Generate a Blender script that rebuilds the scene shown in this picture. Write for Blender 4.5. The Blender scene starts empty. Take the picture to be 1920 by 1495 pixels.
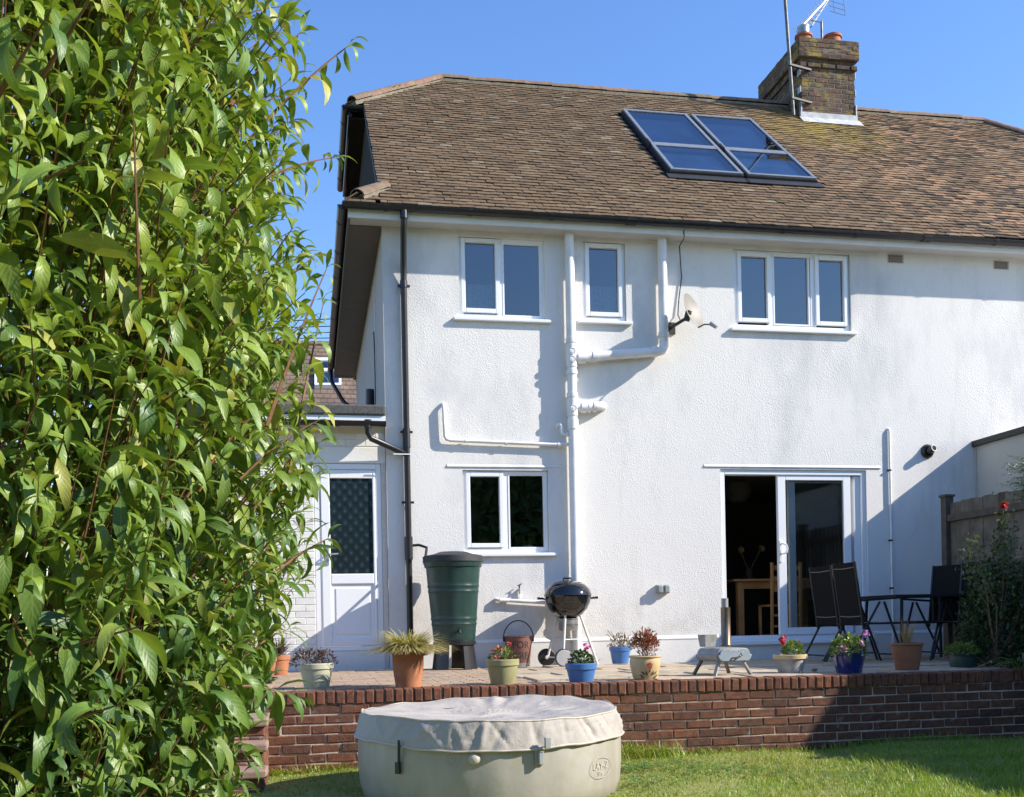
import bpy, math, random
import numpy as np
from mathutils import Vector, Matrix, noise as mnoise
random.seed(11)
rng = np.random.default_rng(11)
scene = bpy.context.scene
COL = scene.collection
R = math.radians

# ------------------------------------------------------------------ camera
LENS_PX, YAW, ROLL, HORIZON = 1958.8, 0.1891, 0.01951, 1168.25     # calibrated in pixels of the 1920 px wide photograph
EYE = Vector((0.0, 0.0, 0.5))                                      # patio level is z = 0, garden side is -y
_f = Vector((math.sin(YAW), math.cos(YAW), 0)); _r = Vector((math.cos(YAW), -math.sin(YAW), 0)); _d = Vector((0, 0, -1))
RIGHT = _r * math.cos(ROLL) + _d * math.sin(ROLL)
DOWN = -_r * math.sin(ROLL) + _d * math.cos(ROLL)
cam_data = bpy.data.cameras.new('camera')
cam_data.sensor_width = 36.0
cam_data.lens = 36.0 * LENS_PX / 1920
cam_data.shift_y = (HORIZON - 747.5) / 1920
cam_data.clip_start = 0.05
cam_data.clip_end = 2000
cam = bpy.data.objects.new('camera', cam_data)
COL.objects.link(cam)
m = Matrix.Identity(4)
for i, a in enumerate((RIGHT, -DOWN, -_f)):
    for j in range(3):
        m[j][i] = a[j]
m.translation = EYE
cam.matrix_world = m
scene.camera = cam

# ------------------------------------------------------------------ light
SUN_L = Vector((-1.0, 0.39, -0.70)).normalized()                  # direction the sunlight travels
sd = bpy.data.lights.new('sun', 'SUN')
sd.energy = 4.9
sd.angle = R(0.53)
sd.color = (1.0, 0.93, 0.82)
sun = bpy.data.objects.new('sun', sd)
sun.rotation_euler = SUN_L.to_track_quat('-Z', 'Y').to_euler()
sun.location = (20, -15, 20)
COL.objects.link(sun)
world = bpy.data.worlds.new('World')
scene.world = world
world.use_nodes = True
wn = world.node_tree.nodes
bg = wn['Background']
sky = wn.new('ShaderNodeTexSky')
sky.sky_type = 'NISHITA'
sky.sun_disc = False
sky.sun_elevation = math.asin(-SUN_L.z)
sky.sun_rotation = math.atan2(-SUN_L.x, -SUN_L.y)
sky.altitude = 50
sky.air_density = 1.5
sky.dust_density = 0.3
sky.ozone_density = 6.0
hs_ = wn.new('ShaderNodeHueSaturation')
hs_.inputs['Hue'].default_value = .513; hs_.inputs['Saturation'].default_value = 1.13                      # the camera's colour setting
world.node_tree.links.new(sky.outputs[0], hs_.inputs['Color'])
world.node_tree.links.new(hs_.outputs[0], bg.inputs[0])
bg.inputs[1].default_value = 0.15
scene.view_settings.view_transform = 'Standard'
scene.view_settings.look = 'None'
scene.view_settings.gamma = 1
scene.view_settings.use_curve_mapping = False
scene.view_settings.exposure = 0.72

# ------------------------------------------------------------------ pixel -> place
def ray(px, py):
    return RIGHT * ((px - 960) / LENS_PX) + DOWN * ((py - HORIZON) / LENS_PX) + _f
def onY(px, py, y):
    v = ray(px, py); return EYE + v * ((y - EYE.y) / v.y)
def onZ(px, py, z):
    v = ray(px, py); return EYE + v * ((z - EYE.z) / v.z)
def onX(px, py, x):
    v = ray(px, py); return EYE + v * ((x - EYE.x) / v.x)
FY = 12.0                                                          # the facade plane
def F(px, py, y=FY):
    p = onY(px, py, y); return p.x, p.z

# ------------------------------------------------------------------ materials
def nt(name):
    m = bpy.data.materials.new(name); m.use_nodes = True
    t = m.node_tree; b = t.nodes['Principled BSDF']
    return m, t, b
def nd(t, typ, **kw):
    n = t.nodes.new(typ)
    for k, v in kw.items():
        if k.startswith('i_'):
            k = k[2:]; n.inputs[int(k) if k.isdigit() else k].default_value = v
        else:
            setattr(n, k, v)
    return n
def ramp(t, stops, interp='LINEAR'):
    r = t.nodes.new('ShaderNodeValToRGB'); cr = r.color_ramp; cr.interpolation = interp
    while len(cr.elements) > 1: cr.elements.remove(cr.elements[-1])
    for i, (p, c) in enumerate(stops):
        e = cr.elements[0] if i == 0 else cr.elements.new(p)
        e.position = p; e.color = (c[0], c[1], c[2], 1) if not isinstance(c, (int, float)) else (c, c, c, 1)
    return r
def mixc(t, fac, a, b, mode='MIX'):
    n = t.nodes.new('ShaderNodeMix'); n.data_type = 'RGBA'; n.blend_type = mode
    for sock, v in ((n.inputs[0], fac), (n.inputs[6], a), (n.inputs[7], b)):
        if hasattr(v, 'is_linked') or hasattr(v, 'links'): t.links.new(v, sock)
        elif isinstance(v, (int, float)) : sock.default_value = v
        else: sock.default_value = (v[0], v[1], v[2], 1)
    return n.outputs[2]
def mth(t, op, a, b=0.0, clamp=False):
    n = t.nodes.new('ShaderNodeMath'); n.operation = op; n.use_clamp = clamp
    for sock, v in ((n.inputs[0], a), (n.inputs[1], b)):
        if isinstance(v, (int, float)): sock.default_value = v
        else: t.links.new(v, sock)
    return n.outputs[0]
def pos(t): return t.nodes.new('ShaderNodeNewGeometry').outputs['Position']
def noi(t, scale, detail=4, rough=.55, vec=None, stretch=None):
    v = vec or pos(t)
    if stretch:
        mp = t.nodes.new('ShaderNodeMapping'); mp.inputs['Scale'].default_value = stretch
        t.links.new(v, mp.inputs[0]); v = mp.outputs[0]
    n = nd(t, 'ShaderNodeTexNoise', i_Scale=scale, i_Detail=detail, i_Roughness=rough)
    t.links.new(v, n.inputs['Vector']); return n.outputs['Fac']
def varied(t):
    a = t.nodes.new('ShaderNodeObjectInfo').outputs['Random']
    b = t.nodes.new('ShaderNodeNewGeometry').outputs['Random Per Island']
    return mth(t, 'FRACT', mth(t, 'ADD', a, mth(t, 'MULTIPLY', b, 7.31)))
def bumped(t, b, h, dist, strength=1.0):
    n = nd(t, 'ShaderNodeBump', i_Strength=strength, i_Distance=dist)
    t.links.new(h, n.inputs['Height']); t.links.new(n.outputs[0], b.inputs['Normal'])
def mat(name, col, rough=.6, noise=None, bump=None, metal=0.0, spec=.5, coat=0.0, dirt=None):
    """col: one colour, or a list of colours spread over the pieces; noise=(scale, amount); bump=(scale, metres); dirt=(colour, scale, threshold)"""
    m, t, b = nt(name)
    b.inputs['Roughness'].default_value = rough; b.inputs['Metallic'].default_value = metal
    b.inputs['Specular IOR Level'].default_value = spec; b.inputs['Coat Weight'].default_value = coat
    if isinstance(col, list):
        r = ramp(t, [(i / max(1, len(col) - 1), c) for i, c in enumerate(col)])
        t.links.new(varied(t), r.inputs[0]); c = r.outputs[0]
    else:
        rgb = t.nodes.new('ShaderNodeRGB'); rgb.outputs[0].default_value = (*col, 1); c = rgb.outputs[0]
    if noise:
        s, a = noise
        rp = ramp(t, [(.3, 1 - a), (.7, 1 + a * .5)]); t.links.new(noi(t, s), rp.inputs[0])
        c = mixc(t, 1.0, c, rp.outputs[0], 'MULTIPLY')
    if dirt:
        dc, ds, th = dirt
        rp = ramp(t, [(th, 0), (th + .12, 1)]); t.links.new(noi(t, ds, 6, .65), rp.inputs[0])
        c = mixc(t, rp.outputs[0], c, dc)
    t.links.new(c, b.inputs['Base Color'])
    if bump: bumped(t, b, noi(t, bump[0], 4, .6), bump[1])
    return m

M = {}
# roughcast render, painted white, with faint grey weathering
m_, t_, b_ = nt('roughcast_render')
b_.inputs['Roughness'].default_value = .9; b_.inputs['Specular IOR Level'].default_value = .2
st = ramp(t_, [(.36, (.79, .765, .725)), (.50, (.79, .765, .725)), (.63, (.645, .635, .62)), (.78, (.50, .495, .485))]); t_.links.new(noi(t_, .75, 6, .66, stretch=(1, 1, .45)), st.inputs[0])
sep_ = t_.nodes.new('ShaderNodeSeparateXYZ'); t_.links.new(pos(t_), sep_.inputs[0])
sp_ = nd(t_, 'ShaderNodeMapRange', i_1=.95, i_2=.25); t_.links.new(sep_.outputs['Z'], sp_.inputs[0])
sn_ = ramp(t_, [(.45, 0), (.75, 1)]); t_.links.new(noi(t_, 3.2, 6, .7), sn_.inputs[0])
dirty = mixc(t_, mth(t_, 'MULTIPLY', mth(t_, 'MULTIPLY', sp_.outputs[0], sn_.outputs[0]), .62, True), st.outputs[0], (.42, .38, .31))
rs_ = ramp(t_, [(.58, 0), (.74, 1)]); t_.links.new(noi(t_, 3.0, 5, .6, stretch=(1, 1, .10)), rs_.inputs[0])
dirty = mixc(t_, mth(t_, 'MULTIPLY', rs_.outputs[0], .24), dirty, (.40, .38, .34))
ck_ = ramp(t_, [(.496, 0), (.5, 1), (.504, 0)]); t_.links.new(noi(t_, .55, 7, .7, stretch=(1, 1, .8)), ck_.inputs[0])
dirty = mixc(t_, mth(t_, 'MULTIPLY', ck_.outputs[0], .10), dirty, (.30, .28, .25))
fine = ramp(t_, [(.3, .93), (.6, 1.0)]); t_.links.new(noi(t_, 95, 3, .6), fine.inputs[0])
t_.links.new(mixc(t_, 1.0, dirty, fine.outputs[0], 'MULTIPLY'), b_.inputs['Base Color'])
vo = nd(t_, 'ShaderNodeTexVoronoi', i_Scale=78.0); vo.feature = 'SMOOTH_F1'; t_.links.new(pos(t_), vo.inputs['Vector'])
pr_ = ramp(t_, [(.35, .35), (.65, 1.0)]); t_.links.new(noi(t_, 1.1, 4), pr_.inputs[0])
bumped(t_, b_, mth(t_, 'MULTIPLY', pr_.outputs[0], mth(t_, 'ADD', mth(t_, 'MULTIPLY', vo.outputs['Distance'], .9), mth(t_, 'MULTIPLY', noi(t_, 60, 4, .65), 1.0))), .0042, .8)
M['render'] = m_
M['smooth_white'] = mat('smooth_masonry_paint', (.78, .76, .72), .75, noise=(3, .06), bump=(30, .002))
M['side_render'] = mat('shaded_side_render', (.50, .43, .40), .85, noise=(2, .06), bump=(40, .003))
M['upvc'] = mat('white_upvc', (.83, .84, .85), .28, noise=(1.5, .02))
M['white_wood'] = mat('white_gloss_paint', (.78, .77, .74), .45, noise=(4, .08))
M['soffit'] = mat('soffit_paint', (.62, .60, .57), .6, noise=(4, .1))
M['pipe_white'] = mat('painted_white_pipe', (.80, .79, .78), .4, noise=(5, .12), bump=(50, .001), dirt=((.60, .57, .50), 6, .60))
M['black'] = mat('black_plastic', (.018, .018, .02), .35, noise=(12, .3))
M['black_rough'] = mat('weathered_black', (.03, .03, .032), .6, noise=(12, .3))
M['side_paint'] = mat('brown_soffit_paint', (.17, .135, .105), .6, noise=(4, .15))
M['dark_brown'] = mat('dark_brown_matt', (.05, .042, .035), .95, spec=.08, noise=(8, .3))  # even dark brown for the gable and the half-hip fascia and soffit
M['mortar'] = mat('lime_mortar', (.60, .49, .38), .95, noise=(10, .3), bump=(90, .004))
M['dark_mortar'] = mat('sooty_mortar', (.17, .14, .105), .95, noise=(10, .35), bump=(90, .004))
M['brick'] = mat('red_brick', [(.15, .06, .033), (.185, .07, .036), (.115, .051, .033), (.21, .083, .043), (.155, .063, .034), (.09, .043, .031)], .9, noise=(20, .42), bump=(90, .006), dirt=((.40, .36, .31), 7, .64))
M['coping'] = mat('coping_brick', [(.165, .062, .032), (.205, .076, .038), (.13, .052, .030), (.185, .068, .035)], .9, noise=(20, .42), bump=(90, .006), dirt=((.24, .23, .17), 9, .64))
M['chimney_brick'] = mat('old_chimney_brick', [(.085, .06, .042), (.115, .066, .046), (.06, .047, .037), (.14, .072, .05), (.075, .061, .046)], .92, noise=(14, .5), bump=(50, .008), dirt=((.25, .18, .04), 4.6, .50))
M['white_brick'] = mat('white_painted_brick', [(.76, .74, .69), (.80, .78, .73), (.73, .71, .66)], .7, noise=(20, .06), bump=(70, .002))
M['white_mortar'] = mat('white_painted_joint', (.66, .63, .57), .8, noise=(20, .1))
M['paver'] = mat('concrete_block_paver', [(.36, .265, .18), (.43, .325, .23), (.31, .23, .165), (.40, .28, .195)], .95, spec=.1, noise=(20, .25), bump=(90, .002))
M['flag'] = mat('sandstone_flag', [(.44, .355, .25), (.50, .41, .30), (.39, .32, .235), (.46, .38, .27)], .95, spec=.1, noise=(6, .25), bump=(30, .004), dirt=((.14, .12, .09), 5, .64))
M['tread'] = mat('riven_step_slab', (.32, .22, .165), .95, spec=.1, noise=(9, .3), bump=(40, .003))
M['joint'] = mat('sandy_joint', (.20, .155, .11), .95, spec=.1, noise=(25, .3), bump=(90, .003))
M['felt'] = mat('mineral_roofing_felt', (.10, .10, .095), .95, noise=(40, .45), bump=(140, .003))
M['lead'] = mat('grey_lead', (.42, .45, .48), .5, noise=(12, .25), metal=.3)
M['flash_white'] = mat('painted_flashing', (.50, .51, .52), .7, noise=(10, .3))
M['galv'] = mat('galvanised_metal', (.36, .36, .36), .4, noise=(14, .25), metal=.7)
M['pole'] = mat('weathered_steel_pole', (.16, .155, .15), .55, noise=(14, .5), metal=.4)
M['alu'] = mat('bright_aluminium', (.72, .72, .72), .35, metal=.8)
M['pot_clay'] = mat('terracotta_chimney_pot', (.38, .125, .065), .8, noise=(10, .25))
M['ridge'] = mat('clay_ridge_tile', [(.25, .14, .10), (.20, .135, .09), (.17, .135, .09)], .9, noise=(14, .3), bump=(60, .004), dirt=((.22, .2, .1), 6, .56))
M['bed'] = mat('ridge_mortar_bed', (.22, .19, .14), .95, noise=(14, .4), bump=(60, .01))
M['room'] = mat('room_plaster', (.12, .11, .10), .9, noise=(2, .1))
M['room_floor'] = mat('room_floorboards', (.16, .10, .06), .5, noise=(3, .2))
M['pine'] = mat('waxed_pine', (.58, .30, .12), .45, noise=(5, .2))
M['grey_plastic'] = mat('grey_plastic', (.30, .32, .32), .5, noise=(10, .1))
M['dish'] = mat('dish_paint', (.25, .23, .20), .55, noise=(8, .12))
M['rust'] = mat('rusty_iron', (.055, .036, .03), .8, noise=(16, .4))
M['airbrick'] = mat('buff_airbrick', (.44, .38, .32), .9, noise=(25, .2))
M['dark_void'] = mat('dark_hole', (.008, .008, .008), .9)

# clay roof tiles: brown, lichen-flecked, blacker and more orange towards the chimney
m_, t_, b_ = nt('clay_roof_tile')
b_.inputs['Roughness'].default_value = .9; b_.inputs['Specular IOR Level'].default_value = .25
vr = varied(t_)
base = ramp(t_, [(0, (.135, .092, .054)), (.25, (.175, .12, .070)), (.45, (.105, .072, .044)), (.62, (.155, .102, .058)), (.8, (.195, .135, .078)), (.93, (.12, .08, .05)), (1, (.26, .215, .145))])
t_.links.new(vr, base.inputs[0])
sx = t_.nodes.new('ShaderNodeSeparateXYZ'); t_.links.new(pos(t_), sx.inputs[0])
right = nd(t_, 'ShaderNodeMapRange', i_1=5.2, i_2=8.4); t_.links.new(sx.outputs['X'], right.inputs[0])
vr2 = mth(t_, 'FRACT', mth(t_, 'MULTIPLY', vr, 17.77))
blot = mth(t_, 'ADD', mth(t_, 'MULTIPLY', noi(t_, 1.6, 3), .40), mth(t_, 'ADD', mth(t_, 'MULTIPLY', vr2, .50), mth(t_, 'MULTIPLY', noi(t_, 14, 4, .65), .40)))
orange = mth(t_, 'MULTIPLY', mth(t_, 'SUBTRACT', noi(t_, 1.3, 4), .34), mth(t_, 'MULTIPLY', right.outputs[0], mth(t_, 'MULTIPLY', mth(t_, 'FRACT', mth(t_, 'MULTIPLY', vr, 41.3)), 5.0)), True)
c = mixc(t_, orange, base.outputs[0], (.33, .20, .115))
bl = ramp(t_, [(.74, 0), (.80, 1)]); t_.links.new(blot, bl.inputs[0])
c = mixc(t_, mth(t_, 'MULTIPLY', bl.outputs[0], mth(t_, 'ADD', mth(t_, 'MULTIPLY', right.outputs[0], .78), .10)), c, (.05, .04, .032))
# yellow lichen below the chimney
dz = t_.nodes.new('ShaderNodeVectorMath'); dz.operation = 'DISTANCE'; dz.inputs[1].default_value = (7.92, 14.9, 7.97); t_.links.new(pos(t_), dz.inputs[0])
near = nd(t_, 'ShaderNodeMapRange', i_1=1.35, i_2=.25); t_.links.new(dz.outputs['Value'], near.inputs[0])
ye = mth(t_, 'MULTIPLY', near.outputs[0], mth(t_, 'MULTIPLY', mth(t_, 'SUBTRACT', noi(t_, 5, 5, .7), .36), 4.0), True)
c = mixc(t_, ye, c, (.30, .225, .05))
lf = ramp(t_, [(.3, .78), (.7, 1.15)]); t_.links.new(noi(t_, 30, 4, .65), lf.inputs[0])
c = mixc(t_, 1.0, c, lf.outputs[0], 'MULTIPLY')
wl = ramp(t_, [(.74, 0), (.80, .55)]); t_.links.new(noi(t_, 9, 5, .6), wl.inputs[0])
c = mixc(t_, wl.outputs[0], c, (.36, .33, .27))
t_.links.new(c, b_.inputs['Base Color'])
bumped(t_, b_, noi(t_, 70, 4), .004)
M['tile'] = m_

def glass(name, reflect, tint=(.8, .85, .86), rough=.0, wav=.0):
    m, t, b = nt(name); t.nodes.remove(b)
    out = [n for n in t.nodes if n.type == 'OUTPUT_MATERIAL'][0]
    tr = nd(t, 'ShaderNodeBsdfTransparent'); tr.inputs[0].default_value = (*tint, 1)
    gl = nd(t, 'ShaderNodeBsdfGlossy', i_Roughness=rough); gl.inputs[0].default_value = (.95, .97, 1, 1)
    fr = nd(t, 'ShaderNodeFresnel', i_IOR=1.5)
    if wav:
        bp = nd(t, 'ShaderNodeBump', i_Strength=.5, i_Distance=wav); t.links.new(noi(t, 1.3, 2), bp.inputs['Height'])
        t.links.new(bp.outputs[0], gl.inputs['Normal'])
    mx = nd(t, 'ShaderNodeMixShader')
    t.links.new(mth(t, 'ADD', fr.outputs[0], reflect, True), mx.inputs[0])
    t.links.new(tr.outputs[0], mx.inputs[1]); t.links.new(gl.outputs[0], mx.inputs[2])
    t.links.new(mx.outputs[0], out.inputs[0]); return m
M['glass'] = glass('double_glazing', .125, wav=.0012)
M['door_glass'] = glass('patio_door_glass', .04)
M['roof_glass'] = glass('rooflight_glass', .03, tint=(.7, .75, .8), wav=.002)

def leafmat(name, cols, trans=.35, rough=.42, vein=False):
    m, t, b = nt(name)
    out = [n for n in t.nodes if n.type == 'OUTPUT_MATERIAL'][0]
    r = ramp(t, [(i / max(1, len(cols) - 1), c) for i, c in enumerate(cols)])
    t.links.new(varied(t), r.inputs[0]); c = r.outputs[0]
    rp = ramp(t, [(.3, .8), (.7, 1.15)]); t.links.new(noi(t, 28, 3), rp.inputs[0])
    c = mixc(t, 1.0, c, rp.outputs[0], 'MULTIPLY')
    t.links.new(c, b.inputs['Base Color']); b.inputs['Roughness'].default_value = rough; b.inputs['Specular IOR Level'].default_value = .45
    tl = nd(t, 'ShaderNodeBsdfTranslucent')
    t.links.new(mixc(t, 1.0, c, (1.35, 1.3, .55), 'MULTIPLY'), tl.inputs[0])
    mx = nd(t, 'ShaderNodeMixShader', i_0=trans)
    t.links.new(b.outputs[0], mx.inputs[1]); t.links.new(tl.outputs[0], mx.inputs[2]); t.links.new(mx.outputs[0], out.inputs[0])
    return m
def veined(name, cols, trans, rough):
    """leaf with a pale midrib and fine side veins, laid out along its own uv"""
    m = leafmat(name, cols, trans, rough); t = m.node_tree; b = [n for n in t.nodes if n.type == 'BSDF_PRINCIPLED'][0]
    uv = t.nodes.new('ShaderNodeUVMap'); s = t.nodes.new('ShaderNodeSeparateXYZ'); t.links.new(uv.outputs[0], s.inputs[0])
    off = mth(t, 'ABSOLUTE', mth(t, 'SUBTRACT', s.outputs['Y'], .5))
    rib = nd(t, 'ShaderNodeMapRange', i_1=.055, i_2=.015); t.links.new(off, rib.inputs[0])
    side = mth(t, 'SINE', mth(t, 'SUBTRACT', mth(t, 'MULTIPLY', s.outputs['X'], 62.0), mth(t, 'MULTIPLY', off, 26.0)))
    edge = nd(t, 'ShaderNodeMapRange', i_1=.40, i_2=.5); t.links.new(off, edge.inputs[0])
    src = b.inputs['Base Color'].links[0].from_socket
    c = mixc(t, mth(t, 'MULTIPLY', rib.outputs[0], .45), src, (.36, .42, .14))
    c = mixc(t, mth(t, 'MULTIPLY', mth(t, 'MAXIMUM', side, 0.0), .035), c, (.10, .15, .03))
    spot = ramp(t, [(.68, 0), (.76, 1)]); t.links.new(noi(t, 22, 3, .6), spot.inputs[0])
    c = mixc(t, mth(t, 'MULTIPLY', spot.outputs[0], mth(t, 'ADD', mth(t, 'MULTIPLY', edge.outputs[0], .5), .12)), c, (.28, .20, .06))
    sz = t.nodes.new('ShaderNodeSeparateXYZ'); t.links.new(pos(t), sz.inputs[0])      # deeper green towards the foot of the plant
    low_green = nd(t, 'ShaderNodeMapRange', i_1=1.25, i_2=.25); t.links.new(mth(t, 'ADD', sz.outputs['Z'], mth(t, 'MULTIPLY', mth(t, 'SUBTRACT', noi(t, 2.0, 3), .5), 1.6)), low_green.inputs[0])
    c = mixc(t, mth(t, 'MULTIPLY', low_green.outputs[0], .8), c, mixc(t, 1.0, c, (.42, .56, .66), 'MULTIPLY'))
    t.links.new(c, b.inputs['Base Color'])
    tln = [n for n in t.nodes if n.type == 'BSDF_TRANSLUCENT'][0]; t.links.new(mixc(t, 1.0, c, (1.35, 1.3, .55), 'MULTIPLY'), tln.inputs[0])
    bumped(t, b, mth(t, 'ADD', mth(t, 'MULTIPLY', side, .12), mth(t, 'MULTIPLY', noi(t, 40, 3), 1.2)), .0012, .8)
    return m
M['lf_shade'] = leafmat('shade_darkened_leaf', [(.03, .06, .02), (.045, .085, .025), (.025, .045, .018)], .15)  # leaf colour darkened to stand in for the deep shade of the corner
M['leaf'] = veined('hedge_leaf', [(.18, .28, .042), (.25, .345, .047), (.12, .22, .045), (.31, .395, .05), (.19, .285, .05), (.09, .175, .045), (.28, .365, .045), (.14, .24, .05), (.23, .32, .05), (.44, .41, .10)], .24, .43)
M['twig'] = mat('reddish_twig', [(.17, .075, .035), (.22, .10, .045), (.13, .065, .035)], .7, noise=(40, .3))
M['bark'] = mat('brown_bark', (.10, .065, .04), .9, noise=(30, .35), bump=(60, .004))

# ------------------------------------------------------------------ mesh builder
class MB:
    def __init__(s): s.v = []; s.f = []
    def add(s, vs, fs):
        o = len(s.v); s.v.extend([tuple(v) for v in vs]); s.f.extend([tuple(i + o for i in f) for f in fs]); return s
    def quad(s, a, b, c, d): return s.add([a, b, c, d], [(0, 1, 2, 3)])
    def box(s, x0, x1, y0, y1, z0, z1):
        return s.add([(x0, y0, z0), (x1, y0, z0), (x1, y1, z0), (x0, y1, z0), (x0, y0, z1), (x1, y0, z1), (x1, y1, z1), (x0, y1, z1)],
                     [(0, 3, 2, 1), (4, 5, 6, 7), (0, 1, 5, 4), (1, 2, 6, 5), (2, 3, 7, 6), (3, 0, 4, 7)])
    def bar(s, p, q, w, h, up=(0, 0, 1)):
        p = Vector(p); q = Vector(q); d = (q - p).normalized(); up = Vector(up)
        sx = d.cross(up)
        if sx.length < 1e-4: sx = d.cross(Vector((1, 0, 0)))
        sx.normalize(); sz = sx.cross(d)
        vs = [e + sx * (a * w / 2) + sz * (b * h / 2) for e in (p, q) for a, b in ((-1, -1), (1, -1), (1, 1), (-1, 1))]
        return s.add(vs, [(0, 1, 2, 3), (7, 6, 5, 4), (0, 4, 5, 1), (1, 5, 6, 2), (2, 6, 7, 3), (3, 7, 4, 0)])
    def tube(s, pts, r, n=10, cap=True):
        pts = [Vector(p) for p in pts]; k = len(pts)
        rs = r if isinstance(r, (list, tuple)) else [r] * k
        t0 = (pts[1] - pts[0]).normalized()
        a = t0.cross(Vector((0, 0, 1)))
        if a.length < 1e-3: a = t0.cross(Vector((1, 0, 0)))
        a.normalize(); vs = []
        for i, p in enumerate(pts):
            t = (pts[min(i + 1, k - 1)] - pts[max(i - 1, 0)])
            if t.length < 1e-9: t = t0
            t.normalize(); a = a - t * a.dot(t)
            if a.length < 1e-6: a = t.orthogonal()
            a.normalize(); b = t.cross(a)
            for j in range(n):
                an = 2 * math.pi * j / n
                vs.append(p + (a * math.cos(an) + b * math.sin(an)) * rs[i])
        fs = [(i * n + j, i * n + (j + 1) % n, (i + 1) * n + (j + 1) % n, (i + 1) * n + j) for i in range(k - 1) for j in range(n)]
        if cap: fs += [tuple(range(n - 1, -1, -1)), tuple((k - 1) * n + j for j in range(n))]
        return s.add(vs, fs)
    def lathe(s, prof, n=32, c=(0, 0, 0), axis='z'):
        k = len(prof); vs = []
        for r, z in prof:
            for j in range(n):
                a = 2 * math.pi * j / n; x, y = r * math.cos(a), r * math.sin(a)
                p = (x, y, z) if axis == 'z' else ((x, z, y) if axis == 'y' else (z, x, y))
                vs.append((p[0] + c[0], p[1] + c[1], p[2] + c[2]))
        fl = axis == 'y'
        fs = []
        for i in range(k - 1):
            for j in range(n):
                q = (i * n + j, i * n + (j + 1) % n, (i + 1) * n + (j + 1) % n, (i + 1) * n + j)
                fs.append(q[::-1] if fl else q)
        return s.add(vs, fs)
    def prism(s, poly, y0, y1):                       # polygon in x,z extruded along y
        n = len(poly)
        vs = [(x, y0, z) for x, z in poly] + [(x, y1, z) for x, z in poly]
        return s.add(vs, [tuple(range(n)), tuple(range(2 * n - 1, n - 1, -1))] + [(i, n + i, n + (i + 1) % n, (i + 1) % n) for i in range(n)])
    def ball(s, c, r, n=12, k=8, sc=(1, 1, 1)):
        prof = [(max(1e-4, math.sin(math.pi * i / k)), -math.cos(math.pi * i / k)) for i in range(k + 1)]
        vs = []
        for a, z in prof:
            for j in range(n):
                t = 2 * math.pi * j / n
                vs.append((c[0] + r * sc[0] * a * math.cos(t), c[1] + r * sc[1] * a * math.sin(t), c[2] + r * sc[2] * z))
        return s.add(vs, [(i * n + j, i * n + (j + 1) % n, (i + 1) * n + (j + 1) % n, (i + 1) * n + j) for i in range(k) for j in range(n)])
    def mesh(s, name, mt, off=(0, 0, 0), smooth=False):
        me = bpy.data.meshes.new(name)
        vs = s.v if off == (0, 0, 0) else [(x - off[0], y - off[1], z - off[2]) for x, y, z in s.v]
        me.from_pydata(vs, [], s.f); me.materials.append(mt)
        if smooth:
            me.polygons.foreach_set('use_smooth', [True] * len(me.polygons))
            me.set_sharp_from_angle(angle=R(smooth if smooth is not True else 40))
        me.update(); return me
    def build(s, name, mt, parent=None, smooth=False, bevel=0, local=False):
        off = (0, 0, 0) if local or parent is None else tuple(ORG.get(parent.name, (0, 0, 0)))
        o = bpy.data.objects.new(name, s.mesh(name, M[mt] if isinstance(mt, str) else mt, off, smooth))
        return put(o, parent, bevel)
ORG = {}
def put(o, parent=None, bevel=0):
    COL.objects.link(o)
    if parent is not None:
        o.parent = parent; ORG[o.name] = ORG.get(parent.name, (0, 0, 0))
    if bevel:
        b = o.modifiers.new('bevel', 'BEVEL'); b.width = bevel; b.segments = 2; b.limit_method = 'ANGLE'; b.angle_limit = R(40)
    return o
def tag(o, label=None, cat=None, group=None, kind=None):
    for k, v in (('label', label), ('category', cat), ('group', group), ('kind', kind)):
        if v: o[k] = v
    return o
def thing(name, loc, label, cat, group=None, rz=0):
    o = bpy.data.objects.new(name, None); o.empty_display_size = .1
    o.location = loc; o.rotation_euler = (0, 0, rz); COL.objects.link(o)
    ORG[o.name] = tuple(loc); return tag(o, label, cat, group)
def inst(name, me, parent, mtx):
    """one piece of many that share a mesh; mtx is in world space"""
    o = bpy.data.objects.new(name, me); COL.objects.link(o); o.parent = parent
    o.matrix_local = Matrix.Translation(-Vector(ORG[parent.name])) @ mtx
    return o
def np_mesh(name, V, Fq, mt, parent=None, smooth=False, uv=None):
    """mesh from numpy vertices and equal-sized faces, world coordinates"""
    V = np.asarray(V, float)
    if parent is not None: V = V - np.array(ORG[parent.name])
    n, k = Fq.shape
    me = bpy.data.meshes.new(name); me.vertices.add(len(V)); me.vertices.foreach_set('co', V.astype(np.float32).ravel())
    me.loops.add(n * k); me.loops.foreach_set('vertex_index', Fq.astype(np.int32).ravel())
    me.polygons.add(n); me.polygons.foreach_set('loop_start', np.arange(0, n * k, k, dtype=np.int32)); me.polygons.foreach_set('loop_total', np.full(n, k, np.int32))
    me.polygons.foreach_set('use_smooth', np.full(n, bool(smooth)))
    if uv is not None: me.uv_layers.new(name='UVMap').data.foreach_set('uv', uv.astype(np.float32).ravel())
    me.materials.append(M[mt] if isinstance(mt, str) else mt); me.update(calc_edges=True)
    return put(bpy.data.objects.new(name, me), parent)
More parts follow.
